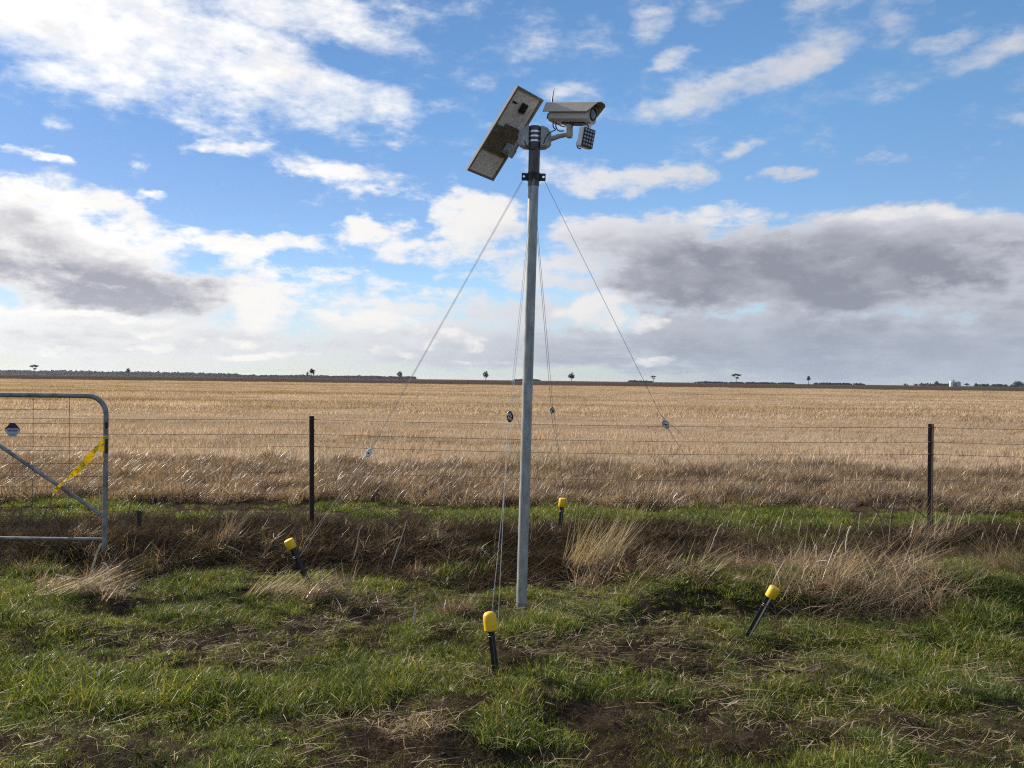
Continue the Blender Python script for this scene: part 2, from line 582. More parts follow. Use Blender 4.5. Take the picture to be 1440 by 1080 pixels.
def blade_mat(name, stops, transl=.45, pos_scale=.6, pos_cols=None, pos_stretch=(1, 1, 1), rough=.55, spec=.25, tcol=(1.15, 1.1, .75), pos2=None):
    """per-blade colour from the mesh's tint, shifted by a noise over the ground"""
    m, t, out = new_mat(name)
    at = t.n('ShaderNodeAttribute', attribute_name='tint')
    sp = t.n('ShaderNodeSeparateColor', ins={0: at.outputs['Color']})
    oi = t.n('ShaderNodeObjectInfo').outputs['Random']
    f = t.m('FRACT', t.m('ADD', sp.outputs[0], t.m('MULTIPLY', oi, .35)))
    f = t.m('ADD', t.m('MULTIPLY', sp.outputs[0], .75), t.m('MULTIPLY', oi, .25))
    c = t.ramp(f, stops)
    pos = t.n('ShaderNodeNewGeometry').outputs['Position']
    if pos_cols:
        nz = t.noise(t.vm('MULTIPLY', pos, pos_stretch), pos_scale, 4, .6)
        k = t.ramp(nz, pos_cols)
        c = t.mix(1.0, c, k, 'MULTIPLY')
    if pos2:
        sc, stretch, cols = pos2
        nz = t.noise(t.vm('MULTIPLY', pos, stretch), sc, 4, .55)
        c = t.mix(1.0, c, t.ramp(nz, cols), 'MULTIPLY')
    b = t.n('ShaderNodeBsdfPrincipled', ins={'Base Color': c, 'Roughness': rough, 'Specular IOR Level': spec})
    tr = t.n('ShaderNodeBsdfTranslucent', ins={'Color': t.mix(1.0, c, rgb(*tcol), 'MULTIPLY')})
    mx = t.n('ShaderNodeMixShader', ins={0: transl, 1: b.outputs[0], 2: tr.outputs[0]})
    t.put(out.inputs[0], mx.outputs[0])
    return m


M_grass = blade_mat('green_grass', [(0.0, (.032, .052, .010)), (.36, (.088, .138, .022)), (.64, (.165, .220, .038)), (.80, (.28, .28, .085)), (1.0, (.50, .42, .25))],
                    transl=.45, pos_scale=1.6, pos_cols=[(.35, (.72, .74, .80)), (.62, (1.25, 1.12, .95))], rough=.42, spec=.32)
M_dead = blade_mat('dead_thatch', [(0.0, (.026, .018, .012)), (.55, (.062, .046, .031)), (.76, (.125, .095, .064)), (.90, (.30, .24, .165)), (1.0, (.52, .43, .31))],
                   transl=.28, rough=.85, spec=.08, pos_scale=2.4, pos_cols=[(.36, (.45, .43, .42)), (.62, (1.2, 1.14, 1.08))])
M_straw = blade_mat('pale_straw', [(0.0, (.24, .165, .09)), (.5, (.43, .33, .19)), (.85, (.60, .48, .31)), (1.0, (.78, .70, .52))], transl=.35)
M_brown = blade_mat('brown_dry_grass', [(0.0, (.11, .074, .045)), (.5, (.28, .212, .122)), (.8, (.48, .385, .245)), (1.0, (.80, .71, .54))],
                    transl=.40, pos_scale=1.1, tcol=(1.1, 1.0, .88), rough=.4, spec=.5, pos_cols=[(.36, (.55, .52, .54)), (.56, (1.05, 1.0, .99))])
M_stub = blade_mat('golden_stubble', [(0.0, (.17, .115, .072)), (.4, (.41, .315, .218)), (.75, (.62, .505, .37)), (1.0, (.86, .77, .62))],
                   transl=.36, pos_scale=.42, pos_stretch=(.16, 1, 1), tcol=(1.1, 1.0, .82), rough=.5, spec=.28, pos_cols=[(.34, (.60, .56, .48)), (.48, (.97, .94, .90)), (.66, (1.18, 1.15, 1.12))],
                   pos2=(.11, (.10, 1.0, 1.0), [(.38, (.66, .63, .38)), (.47, (.98, .97, .95)), (.58, (1, 1, 1)), (.7, (1.16, 1.13, 1.12))]))


def ground_mat(name, kind):
    m, t, out = new_mat(name)
    pos = t.n('ShaderNodeNewGeometry').outputs['Position']
    if kind == 'soil':
        a = t.noise(pos, 1.2, 6, .65)
        b_ = t.noise(pos, 14, 6, .7)
        c = t.ramp(a, [(.3, (.024, .017, .012)), (.5, (.043, .032, .022)), (.72, (.076, .058, .040))])
        c = t.mix(t.sstep(b_, .45, .75), c, rgb(.10, .075, .05))
        hgt = t.noise(pos, 22, 8, .72)
        stg, dist = .9, .03
    elif kind == 'stubble':
        a = t.noise(t.vm('MULTIPLY', pos, (.12, 1, 1)), .16, 5, .6)
        b_ = t.noise(pos, .9, 6, .7)
        fine = t.noise(t.vm('MULTIPLY', pos, (.35, 1, 1)), 3.0, 5, .7)
        # faint sowing rows running away from the camera
        sx = t.n('ShaderNodeSeparateXYZ', ins={0: pos})
        rows = t.noise(t.n('ShaderNodeCombineXYZ', ins={0: t.m('MULTIPLY', t.m('ADD', sx.outputs[0], t.m('MULTIPLY', sx.outputs[1], .06)), .16), 1: t.m('MULTIPLY', sx.outputs[1], .004)}).outputs[0], 1.0, 3, .6)
        f = t.m('ADD', t.m('MULTIPLY', a, .45), t.m('ADD', t.m('MULTIPLY', b_, .15), t.m('ADD', t.m('MULTIPLY', fine, .15), t.m('MULTIPLY', rows, .25))))
        c = t.ramp(f, [(.36, (.20, .145, .095)), (.5, (.31, .235, .158)), (.64, (.42, .33, .235))])
        hgt = fine
        stg, dist = .5, .08
    else:
        a = t.noise(t.vm('MULTIPLY', pos, (.05, 1, 1)), .02, 5, .6)
        c = t.ramp(a, [(.35, (.046, .033, .025)), (.65, (.085, .062, .044))])
        hgt = t.noise(pos, .5, 5, .7)
        stg, dist = .4, .1
    bp = t.n('ShaderNodeBump', ins={'Height': hgt, 'Strength': stg, 'Distance': dist})
    b = t.n('ShaderNodeBsdfPrincipled', ins={'Base Color': c, 'Roughness': 1.0, 'Specular IOR Level': 0.0, 'Normal': bp.outputs[0]})
    t.put(out.inputs[0], b.outputs[0])
    return m


M_soil, M_field, M_plough = ground_mat('dark_soil', 'soil'), ground_mat('stubble_ground', 'stubble'), ground_mat('ploughed_ground', 'plough')

# ------------------------------------------------------------------ ground sheets


def grid_sheet(name, xs, ys, mat, zoff=0.0, edge=None):
    X, Y = np.meshgrid(xs, ys)
    if edge is not None:
        X, Y = edge(X, Y)
    Z = H(X, Y) + zoff
    nx, ny = len(xs), len(ys)
    idx = np.arange(nx * ny).reshape(ny, nx)
    q = np.stack([idx[:-1, :-1], idx[:-1, 1:], idx[1:, 1:], idx[1:, :-1]], -1).reshape(-1, 4)
    me = mesh_np(name, np.stack([X, Y, Z], -1).reshape(-1, 3), q, mat=mat, smooth=True)
    o = bpy.data.objects.new(name, me)
    COL.objects.link(o)
    tag(o, kind='structure')
    return o


def spread(lo, hi, step, far, k=1.35):
    mid = list(np.arange(lo, hi + 1e-6, step))
    up, s = [], step
    while (up[-1] if up else hi) < far:
        s *= k
        up.append((up[-1] if up else hi) + s)
    return mid, up


mx, ux = spread(-7.5, 7.5, .04, 7000)
xs = np.array([-u for u in reversed(ux)] + mx + ux)
my, uy = spread(2.4, 13.0, .04, 9000)
dn, s, y = [], .04, 2.4
while y > -300:
    s *= 1.4
    y -= s
    dn.append(y)
ys = np.array(list(reversed(dn)) + my + uy)
grid_sheet('ground', xs, ys, M_soil)


def far_edge(x):
    """the far side of the stubble paddock, skewed to the view"""
    px = 720 + FPX * x / 350.0
    return np.clip(248 + .04 * x, 190, 400)


fx = np.array([-u for u in reversed(ux) if u < 3000] + list(np.arange(-7.5, 7.6, .5)) + [u for u in ux if u < 3000])
ft = np.concatenate([np.linspace(0, .02, 24)[:-1], np.linspace(.02, 1, 60) ** 1.0])


def f_edge(X, T):
    y0 = 12.3 + .5 * (fbm(X, X * 0, 1.5, 3, 41) - .5)
    return X, y0 + (far_edge(X) - y0) * T


grid_sheet('stubble_field', fx, ft, M_field, .02, f_edge)
grid_sheet('far_paddock', fx, ft, M_plough, .02, lambda X, T: (X, far_edge(X) + .3 + (4200 - far_edge(X)) * T))

# ------------------------------------------------------------------ blades


def blades(n, rng, rad, h, w, lean, curl, seg=3, dirbias=None, bias=0.0, square=False, base_pts=None, z0=None):
    """n grass blades as bent tapering strips; returns verts, quads, tris, tint"""
    if base_pts is not None:
        bx, by = base_pts[:, 0], base_pts[:, 1]
    elif square:
        bx, by = rng.uniform(-rad, rad, n), rng.uniform(-rad, rad, n)
    else:
        r = rad * np.sqrt(rng.random(n))
        a = rng.random(n) * 2 * np.pi
        bx, by = r * np.cos(a), r * np.sin(a)
    az = rng.random(n) * 2 * np.pi
    if dirbias is not None:
        dx = np.cos(az) * (1 - bias) + math.cos(dirbias) * bias
        dy = np.sin(az) * (1 - bias) + math.sin(dirbias) * bias
        az = np.arctan2(dy, dx)
    L = rng.uniform(h[0], h[1], n)
    Wd = rng.uniform(w[0], w[1], n)
    th = np.abs(rng.normal(lean[0], lean[1], n))
    cu = rng.uniform(curl[0], curl[1], n)
    tw = rng.uniform(-.7, .7, n) + rng.choice([0, np.pi / 2], n)
    px, py = bx.copy(), by.copy()
    pz = np.zeros(n) if z0 is None else z0.copy()
    sx, sy = -np.sin(az + tw), np.cos(az + tw)
    rows = []
    for k in range(seg + 1):
        f = k / seg
        if k > 0:
            t = np.minimum(th + cu * (f - .5 / seg), 2.4)
            px = px + np.sin(t) * np.cos(az) * L / seg
            py = py + np.sin(t) * np.sin(az) * L / seg
            pz = pz + np.cos(t) * L / seg
        ww = Wd * .5 * (1 - f) ** .6 if k < seg else 0 * Wd
        if k < seg:
            rows.append(np.stack([px - sx * ww, py - sy * ww, pz], -1))
            rows.append(np.stack([px + sx * ww, py + sy * ww, pz], -1))
        else:
            rows.append(np.stack([px, py, pz], -1))
    V = np.stack(rows, 1)
    nv = 2 * seg + 1
    base = np.arange(n)[:, None] * nv
    q = []
    for k in range(seg - 1):
        q.append(base + np.array([[2 * k, 2 * k + 1, 2 * k + 3, 2 * k + 2]]))
    Q = np.concatenate(q, 0) if q else None
    T = base + np.array([[2 * seg - 2, 2 * seg - 1, 2 * seg]])
    tint = np.repeat(rng.random(n)[:, None], nv, 1).reshape(-1, 1).repeat(3, 1)
    return V.reshape(-1, 3), Q, T, tint


def blade_obj(name, mat, *a, coll=None, **k):
    v, q, t, c = blades(*a, **k)
    me = mesh_np(name, v, q, t, mat, tint=c)
    o = bpy.data.objects.new(name, me)
    (coll or COL).objects.link(o)
    return o


def scatter(name, pts, rot, scl, idx, coll, label, cat):
    me = bpy.data.meshes.new(name)
    me.vertices.add(len(pts))
    me.vertices.foreach_set('co', np.asarray(pts, np.float32).ravel())
    for nm, tp, arr, key in (('rot', 'FLOAT_VECTOR', rot, 'vector'), ('scl', 'FLOAT_VECTOR', scl, 'vector'), ('idx', 'INT', idx, 'value')):
        at = me.attributes.new(nm, tp, 'POINT')
        at.data.foreach_set(key, np.ascontiguousarray(arr, np.int32 if tp == 'INT' else np.float32).ravel())
    me.update()
    o = bpy.data.objects.new(name, me)
    COL.objects.link(o)
    ng = bpy.data.node_groups.new(name, 'GeometryNodeTree')
    ng.interface.new_socket('Geometry', in_out='INPUT', socket_type='NodeSocketGeometry')
    ng.interface.new_socket('Geometry', in_out='OUTPUT', socket_type='NodeSocketGeometry')
    t = NT(ng)
    gi, go = ng.nodes.new('NodeGroupInput'), ng.nodes.new('NodeGroupOutput')
    ci = ng.nodes.new('GeometryNodeCollectionInfo')
    ci.inputs['Collection'].default_value = coll
    ci.inputs['Separate Children'].default_value = True
    ci.inputs['Reset Children'].default_value = True

    def attr(nm, tp):
        a = ng.nodes.new('GeometryNodeInputNamedAttribute')
        a.data_type = tp
        a.inputs['Name'].default_value = nm
        return a.outputs['Attribute']
    iop = ng.nodes.new('GeometryNodeInstanceOnPoints')
    e2r = ng.nodes.new('FunctionNodeEulerToRotation')
    ng.links.new(attr('rot', 'FLOAT_VECTOR'), e2r.inputs[0])
    ng.links.new(gi.outputs[0], iop.inputs['Points'])
    ng.links.new(ci.outputs[0], iop.inputs['Instance'])
    iop.inputs['Pick Instance'].default_value = True
    ng.links.new(attr('idx', 'INT'), iop.inputs['Instance Index'])
    ng.links.new(e2r.outputs[0], iop.inputs['Rotation'])
    ng.links.new(attr('scl', 'FLOAT_VECTOR'), iop.inputs['Scale'])
    ng.links.new(iop.outputs[0], go.inputs[0])
    md = o.modifiers.new('scatter', 'NODES')
    md.node_group = ng
    tag(o, label, cat, kind='stuff')
    return o


def srccoll(name):
    return bpy.data.collections.new(name)


def rot_z(n, tilt=.12):
    return np.stack([RNG.normal(0, tilt, n), RNG.normal(0, tilt, n), RNG.random(n) * 2 * np.pi], -1)


def ell(px, py, lst):
    """union of soft ellipses laid out on the photo's ground"""
    v = np.zeros_like(px)
    for (cx, cy, rx, ry) in lst:
        d = np.sqrt(((px - cx) / rx) ** 2 + ((py - cy) / ry) ** 2)
        v = np.maximum(v, sm(-d, -1.25, -.7))
    return v


DIRT = [(740, 912, 70, 20), (880, 925, 80, 24), (860, 1010, 130, 30), (1040, 1050, 120, 34), (580, 1050, 110, 28), (270, 905, 60, 12), (150, 940, 40, 9),
        (530, 870, 50, 16), (700, 1065, 200, 20), (430, 880, 50, 12), (1160, 1048, 70, 14), (660, 990, 50, 10), (1080, 930, 50, 9)]
LUSH = [(30, 830, 80, 60), (1390, 830, 80, 60), (480, 960, 110, 40), (90, 970, 120, 30), (1130, 760, 110, 28), (640, 790, 70, 30), (270, 810, 90, 30), (500, 820, 60, 26), (760, 880, 60, 16), (350, 985, 120, 30), (1290, 965, 130, 36), (900, 975, 80, 26), (920, 1020, 60, 20), (1120, 985, 80, 26)]

# ---- green grass of the verge
c_gr = srccoll('grass_tufts')
for i in range(8):
    big = i >= 5
    blade_obj('grass_tuft', M_grass, 44, RNG, .055 if not big else .075, (.014, .048) if not big else (.035, .095), (.0024, .0050), (.50, .35), (.2, 1.3), 3, coll=c_gr)
for i in range(2):        # flat rosettes of broad leaved weeds
    blade_obj('weed_rosette', M_grass, 12, RNG, .018, (.025, .060), (.011, .020), (1.05, .2), (.1, .7), 3, coll=c_gr)
N = 150000
y = 2.6 + (10.8 - 2.6) * RNG.random(N) ** .8
x = (RNG.random(N) * 2 - 1) * (.70 * y + 1.4)
z = H(x, y)
px, py = proj(x, y, z)
g = fbm(x, y, .55, 4, 77)
gmask = sm(g, .43, .58)
dirt, lush = ell(px, py, DIRT), ell(px, py, LUSH)
ridge = sm(y + 1.3 * (fbm(x, y, .6, 3, 9) - .5), 6.65, 6.95) * sm(-y, -8.35, -8.1)
right = sm(x, 1.6, 2.6)
strip = sm(y, 8.2, 8.5) * sm(-y, -10.6, -9.9)
dens = np.maximum(.24 + .7 * gmask, .95 * lush) * (1 - .90 * dirt) * (1 - .8 * ell(px, py, [(1120, 858, 230, 11), (1290, 858, 60, 12), (960, 838, 70, 10)])) * (1 - ridge * (.90 - .42 * right) * (1 - lush)) * np.where(y > 8.15, strip * (.12 + .88 * sm(g, .42, .60)), 1)
keep = RNG.random(N) < dens
x, y, z, lush, g = x[keep], y[keep], z[keep], lush[keep], g[keep]
n = len(x)
s = (.70 + .55 * RNG.random(n)) * (1 + .18 * lush) * (.80 + .45 * sm(g, .45, .7)) * (1 + .35 * sm(y, 8.2, 8.6))
idx = np.where(RNG.random(n) < .05 + .30 * lush, RNG.integers(5, 8, n), RNG.integers(0, 5, n))
weedy = (RNG.random(n) < .035 + .12 * sm(fbm(x, y, .4, 2, 91), .58, .68)) & (y < 7)
idx = np.where(weedy, RNG.integers(8, 10, n), idx)
print('grass tufts', n)
scatter('green_grass', np.stack([x, y, z - .004], -1), rot_z(n, .15), np.stack([s, s, s * (.8 + .4 * RNG.random(n))], -1), idx, c_gr,
        'short green grass growing in patches over the verge and behind the fence', 'grass')

# ---- dark dead thatch on the fence bank and between the grass
c_th = srccoll('thatch_mats')
for i in range(5):
    z0 = RNG.random(60) * .035
    blade_obj('thatch_mat', M_dead, 60, RNG, .16, (.07, .26), (.0035, .0085), (1.36, .26), (-.2, .4), 3, coll=c_th, z0=z0, dirbias=.2, bias=.35)
N = 24000
y = 3.0 + (8.9 - 3.0) * RNG.random(N)
x = (RNG.random(N) * 2 - 1) * (.70 * y + 1.4)
z = H(x, y)
px, py = proj(x, y, z)
ridge = sm(y + 1.3 * (fbm(x, y, .6, 3, 9) - .5), 6.5, 6.9) * sm(-y, -8.75, -8.0)
lush = ell(px, py, LUSH)
dens = np.maximum(np.maximum(ridge * .95, .42 * ell(px, py, DIRT)), .30 * sm(fbm(x, y, .5, 3, 13), .42, .6)) * (1 - .6 * lush)
keep = RNG.random(N) < dens
x, y, z = x[keep], y[keep], z[keep]
n = len(x)
s = (.7 + .6 * RNG.random(n)) * np.where(y < 6.3, .42, 1)
print('thatch', n)
scatter('dead_thatch', np.stack([x, y, z], -1), np.stack([RNG.normal(0, .12, n), RNG.normal(0, .12, n), RNG.normal(0, 1.2, n)], -1), np.stack([s, s, s], -1), RNG.integers(0, 5, n), c_th,
        'dark brown dead thatch matted over the bank along the fence', 'dead grass')

# ---- loose straw lying about
c_st = srccoll('straw_bits')
for i in range(6):
    nb = 5
    v, q, t, c = blades(nb, RNG, .10, (.04, .17), (.0024, .0042), (1.46, .08), (-.1, .2), 2, z0=.016 + .02 * RNG.random(nb), dirbias=0, bias=.5)
    me = mesh_np('straw_bit', v, q, t, M_straw, tint=c)
    c_st.objects.link(bpy.data.objects.new('straw_bit', me))
N = 20000
y = 2.8 + (9.2 - 2.8) * RNG.random(N)
x = (RNG.random(N) * 2 - 1) * (.70 * y + 1.4)
z = H(x, y)
px, py = proj(x, y, z)
STRAWY = [(1200, 950, 260, 80), (880, 900, 200, 50), (800, 840, 90, 40), (1000, 860, 160, 40), (330, 900, 160, 50), (590, 1030, 100, 30), (1300, 1020, 200, 50), (480, 850, 70, 30), (1000, 790, 160, 40)]
dens = .10 + .26 * ell(px, py, STRAWY) + .12 * sm(y, 6.6, 7.0) * sm(-y, -8.5, -8.2) + .10 * sm(fbm(x, y, .6, 3, 31), .5, .65)
keep = RNG.random(N) < dens
x, y, z = x[keep], y[keep], z[keep]
n = len(x)
print('straw bits', n)
s = .6 + .6 * RNG.random(n)
scatter('straw_litter', np.stack([x, y, z + .016], -1), np.stack([RNG.normal(0, .1, n), RNG.normal(0, .1, n), RNG.normal(-.5, .6, n)], -1), np.stack([s, s, s], -1), RNG.integers(0, 6, n), c_st,
        'loose pale straw littered over the grass and bare soil of the verge', 'straw')

# ---- brown dry grass along the paddock edge
c_br = srccoll('dry_grass_tufts')
for i in range(6):
    blade_obj('dry_tuft', M_brown, 60, RNG, .13, (.08, .27), (.005, .011), (.50, .35), (.1, 1.2), 3, dirbias=-.2, bias=.35, coll=c_br)
N = 26000
y = 9.6 + (16.5 - 9.6) * RNG.random(N)
x = (RNG.random(N) * 2 - 1) * (.70 * y + 1.5)
z = H(x, y)
e0 = 10.3 + .9 * (fbm(x, y * .3, 2.2, 3, 50) - .5)
dens = sm(y - e0, -.4, .25) * sm(-(y + 2.2 * (fbm(x, y, 1.6, 3, 51) - .5)), -15.6, -13.4) * (.12 + .88 * sm(fbm(x, y, .55, 3, 52), .36, .56))
keep = RNG.random(N) < dens
x, y, z = x[keep], y[keep], z[keep]
n = len(x)
print('dry tufts', n)
s = (.55 + .55 * RNG.random(n)) * (.45 + 1.2 * fbm(x, y, .6, 3, 53))
rz = rot_z(n, .12)
rz[:, 2] = RNG.normal(0, .8, n)
scatter('dry_grass', np.stack([x, y, z], -1), rz, np.stack([s * 1.1, s * 1.1, s], -1), RNG.integers(0, 6, n), c_br,
        'thick brown dry grass along the near edge of the stubble paddock', 'dry grass')

# ---- loose tangles of straw over the bank
N = 5200
y = 5.6 + (8.5 - 5.6) * RNG.random(N)
x = (RNG.random(N) * 2 - 1) * (.70 * y + 1.4)
z = H(x, y)
px, py = proj(x, y, z)
dens = .24 * sm(fbm(x, y, .45, 3, 83), .48, .62) * sm(y + .8 * (fbm(x, y, .6, 2, 84) - .5), 6.1, 6.8) + .18 * ell(px, py, [(960, 800, 130, 30), (1200, 815, 180, 40), (600, 790, 110, 30), (470, 845, 70, 22), (120, 810, 100, 30)])
keep = RNG.random(N) < dens
x, y, z = x[keep], y[keep], z[keep]
n = len(x)
s = .38 + .47 * RNG.random(n)
scatter('bank_straw', np.stack([x, y, z], -1), np.stack([RNG.normal(.0, .45, n), RNG.normal(.55, .35, n), RNG.normal(.2, .7, n)], -1), np.stack([s, s, s * 1.1], -1), RNG.integers(0, 6, n), c_br,
        'loose tangled brown straw spread along the bank under the fence', 'straw')

# ---- stubble
c_sb = srccoll('stubble_patches')
def rows(n, half, gap, jit):
    k = RNG.integers(0, int(round(2 * half / gap)), n)
    return np.stack([RNG.uniform(-half, half, n), (k + .5) * gap - half + RNG.normal(0, jit, n)], -1)


for i in range(5):
    blade_obj('stubble_patch', M_stub, 190, RNG, .62, (.04, .18), (.007, .014), (.42, .32), (.0, .9), 2, dirbias=-.4, bias=.35, base_pts=rows(190, .62, .248, .035), coll=c_sb)
for i in range(4):
    blade_obj('stubble_patch', M_stub, 420, RNG, 1.6, (.07, .22), (.016, .032), (.40, .25), (.0, .6), 2, dirbias=-.4, bias=.4, base_pts=rows(420, 1.6, .40, .07), coll=c_sb)
pts, idx = [], []
gy = 12.0
while gy < 34:
    hw = .70 * gy + 2.5
    gx = np.arange(-hw, hw, .95)
    pts.append(np.stack([gx + RNG.uniform(-.3, .3, len(gx)), gy + .248 * RNG.integers(-1, 2, len(gx))], -1))
    idx.append(RNG.integers(0, 5, len(gx)))
    gy += .992
while gy < 165:
    hw = .70 * gy + 4
    gx = np.arange(-hw, hw, 2.4)
    pts.append(np.stack([gx + RNG.uniform(-.8, .8, len(gx)), gy + RNG.uniform(-.8, .8, len(gx))], -1))
    idx.append(RNG.integers(5, 9, len(gx)))
    gy += 2.3
while gy < 345:
    hw = .70 * gy + 5
    gx = np.arange(-hw, hw, 3.3)
    pts.append(np.stack([gx + RNG.uniform(-1.1, 1.1, len(gx)), gy + RNG.uniform(-1.3, 1.3, len(gx))], -1))
    idx.append(RNG.integers(5, 9, len(gx)))
    gy += 3.6
pts, idx = np.concatenate(pts), np.concatenate(idx)
kp_ = pts[:, 1] < far_edge(pts[:, 0]) - 2
pts, idx = pts[kp_], idx[kp_]
n = len(pts)
print('stubble patches', n)
zz = H(pts[:, 0], pts[:, 1]) + .02
s = .8 + .35 * RNG.random(n)
band = .5 * fbm(pts[:, 0] * .06, pts[:, 1], 2.2, 3, 61) + .5 * fbm(pts[:, 0] * .15, pts[:, 1], 9.0, 2, 64)
s = np.where(pts[:, 1] > 165, s * 1.25, s)
swath = .5 + .5 * np.sin((pts[:, 1] + 2.5 * fbm(pts[:, 0] * .1, pts[:, 1], 4.0, 2, 71)) * 2 * np.pi / 4.6)
sz = s * np.clip(.15 + 2.0 * (band - .12), .12, 1.7) * (.62 + .62 * swath)
rz = np.zeros((n, 3))
rz[:, 2] = RNG.normal(0, .035, n)
scatter('stubble', np.stack([pts[:, 0], pts[:, 1], zz], -1), rz, np.stack([s, s, sz], -1), idx, c_sb,
        'golden cut stubble covering the flat paddock behind the fence', 'stubble')

# ---- crumbs and clods of earth
M_clod = simple('earth_clod', (.060, .042, .028), .95, 0, .35, 60, .5)
c_cl = srccoll('earth_clods')
for i in range(4):
    b = MB()
    rr = random.Random(40 + i)
    b.lathe((0, 0, -.3), (0, 0, 1), [(.25, 0), (.8, .15), (1.0, .4), (.75, .75), (.2, .95)], 7)
    b.v = [(x * rr.uniform(.75, 1.2), y * rr.uniform(.75, 1.2), z * rr.uniform(.7, 1.15)) for x, y, z in b.v]
    o = b.build('clod', M_clod)
    COL.objects.unlink(o)
    c_cl.objects.link(o)
N = 14000
y = 2.8 + (8.4 - 2.8) * RNG.random(N)
x = (RNG.random(N) * 2 - 1) * (.70 * y + 1.2)
z = H(x, y)
px, py = proj(x, y, z)
keep = RNG.random(N) < (.10 + .75 * ell(px, py, DIRT))
x, y, z = x[keep], y[keep], z[keep]
n = len(x)
s = .004 + .016 * RNG.random(n) ** 3
scatter('soil_clods', np.stack([x, y, z], -1), RNG.normal(0, 2, (n, 3)), np.stack([s, s, s * .8], -1), RNG.integers(0, 4, n), c_cl,
        'crumbs and clods of dark earth on the bare patches of the verge', 'soil')

# ------------------------------------------------------------------ plain materials
M_galv = simple('galvanised_steel', (.34, .35, .335), .45, .22, .22, 26, .12, stretch=(1, 1, .3))
M_galv2 = simple('weathered_gate_steel', (.25, .25, .245), .6, .15, .2, 14, .2, col2=(.13, .115, .10))
M_sleeve = simple('weathered_dark_sleeve', (.125, .118, .112), .5, .35, .3, 16, .1, stretch=(1, 1, .3))
M_black = simple('black_plastic', (.016, .016, .018), .45, 0, .2, 40)
M_blackpaint = simple('black_painted_picket', (.012, .012, .013), .5, 0, .4, 40, .1)
M_rust = simple('rusty_post', (.045, .028, .022), .8, .2, .4, 60, .3, col2=(.018, .013, .012))
M_wire = simple('fence_wire', (.10, .085, .075), .6, .5, .3, 40)
M_rope = simple('galvanised_guy_wire', (.46, .46, .45), .4, .7, .15, 60)
M_dkwire = simple('dark_guy_wire', (.16, .155, .15), .5, .5, .15, 60)
M_yellow = simple('yellow_plastic', (.78, .47, .012), .48, 0, .10, 28, .1, spec=.45)
M_beige = simple('beige_powder_coat', (.50, .45, .38), .45, 0, .05, 20, spec=.4)
M_grey = simple('grey_plastic_housing', (.40, .41, .42), .5, 0, .07, 15, spec=.4)
M_white = simple('white_lamp_case', (.72, .72, .74), .4, 0, .04, 20)
M_alu = simple('aluminium_frame', (.23, .24, .26), .55, .2, .06, 40)
M_bracket = simple('brown_mount_plate', (.20, .165, .115), .6, .1, .18, 14)
M_steel = simple('stainless_band', (.70, .71, .72), .25, .9, .05, 40)
M_lamb = simple('sign_print_dark', (.022, .022, .060), .4, 0, .2, 60)
M_signw = simple('sign_print_pale', (.42, .46, .50), .4, 0, .1, 80)
M_wood = simple('weathered_wood', (.080, .055, .038), .9, 0, .35, 40, .6, stretch=(1, 1, .15))
M_stalk = simple('dead_stalk_bark', (.17, .12, .08), .8, 0, .3, 60, .3)
M_pstalk = simple('bleached_stalk', (.55, .47, .34), .7, 0, .2, 60, .2)
M_ink = simple('black_print', (.012, .012, .014), .5, 0, .1, 60)


def glass_mat():
    m, t, out = new_mat('lens_glass')
    b = t.n('ShaderNodeBsdfPrincipled', ins={'Base Color': rgb(.008, .009, .012), 'Roughness': .06, 'Specular IOR Level': .6})
    t.put(out.inputs[0], b.outputs[0])
    return m


M_glass = glass_mat()


def translucent_mat(name, col, tr, f):
    m, t, out = new_mat(name)
    g = t.n('ShaderNodeTexCoord').outputs['Object']
    nz = t.noise(g, 30, 4, .6)
    c = t.mix(nz, rgb(*[v * .88 for v in col]), rgb(*col))
    b = t.n('ShaderNodeBsdfPrincipled', ins={'Base Color': c, 'Roughness': .45})
    tl = t.n('ShaderNodeBsdfTranslucent', ins={'Color': rgb(*tr)})
    mx = t.n('ShaderNodeMixShader', ins={0: f, 1: b.outputs[0], 2: tl.outputs[0]})
    t.put(out.inputs[0], mx.outputs[0])
    return m


M_sheet = translucent_mat('panel_back_sheet', (.82, .80, .77), (.62, .55, .47), .18)
M_cell = simple('solar_cell_back', (.80, .78, .75), .45, .0, .10, 24)
M_tape = translucent_mat('yellow_barrier_tape', (.85, .68, .02), (.95, .75, .02), .40)

# ------------------------------------------------------------------ the camera mast
base = G(733, 858)
base.z = float(H(base.x, base.y))
top = P(752.5, 178, 5.60)
mast = thing('camera_mast', (base.x, base.y, base.z),
             'tall leaning galvanised pole carrying a solar panel and security camera', 'camera mast')
axis = (top - base).normalized()
Ltot = (top - base).length


def on_mast(h):
    return base + axis * h


def mast_h(py):
    """height along the pole whose pixel row is py"""
    lo, hi = 0.0, Ltot + .3
    for _ in range(40):
        mid = (lo + hi) / 2
        p = on_mast(mid)
        yy = float(proj(p.x, p.y, p.z)[1])
        if yy > py:
            lo = mid
        else:
            hi = mid
    return (lo + hi) / 2


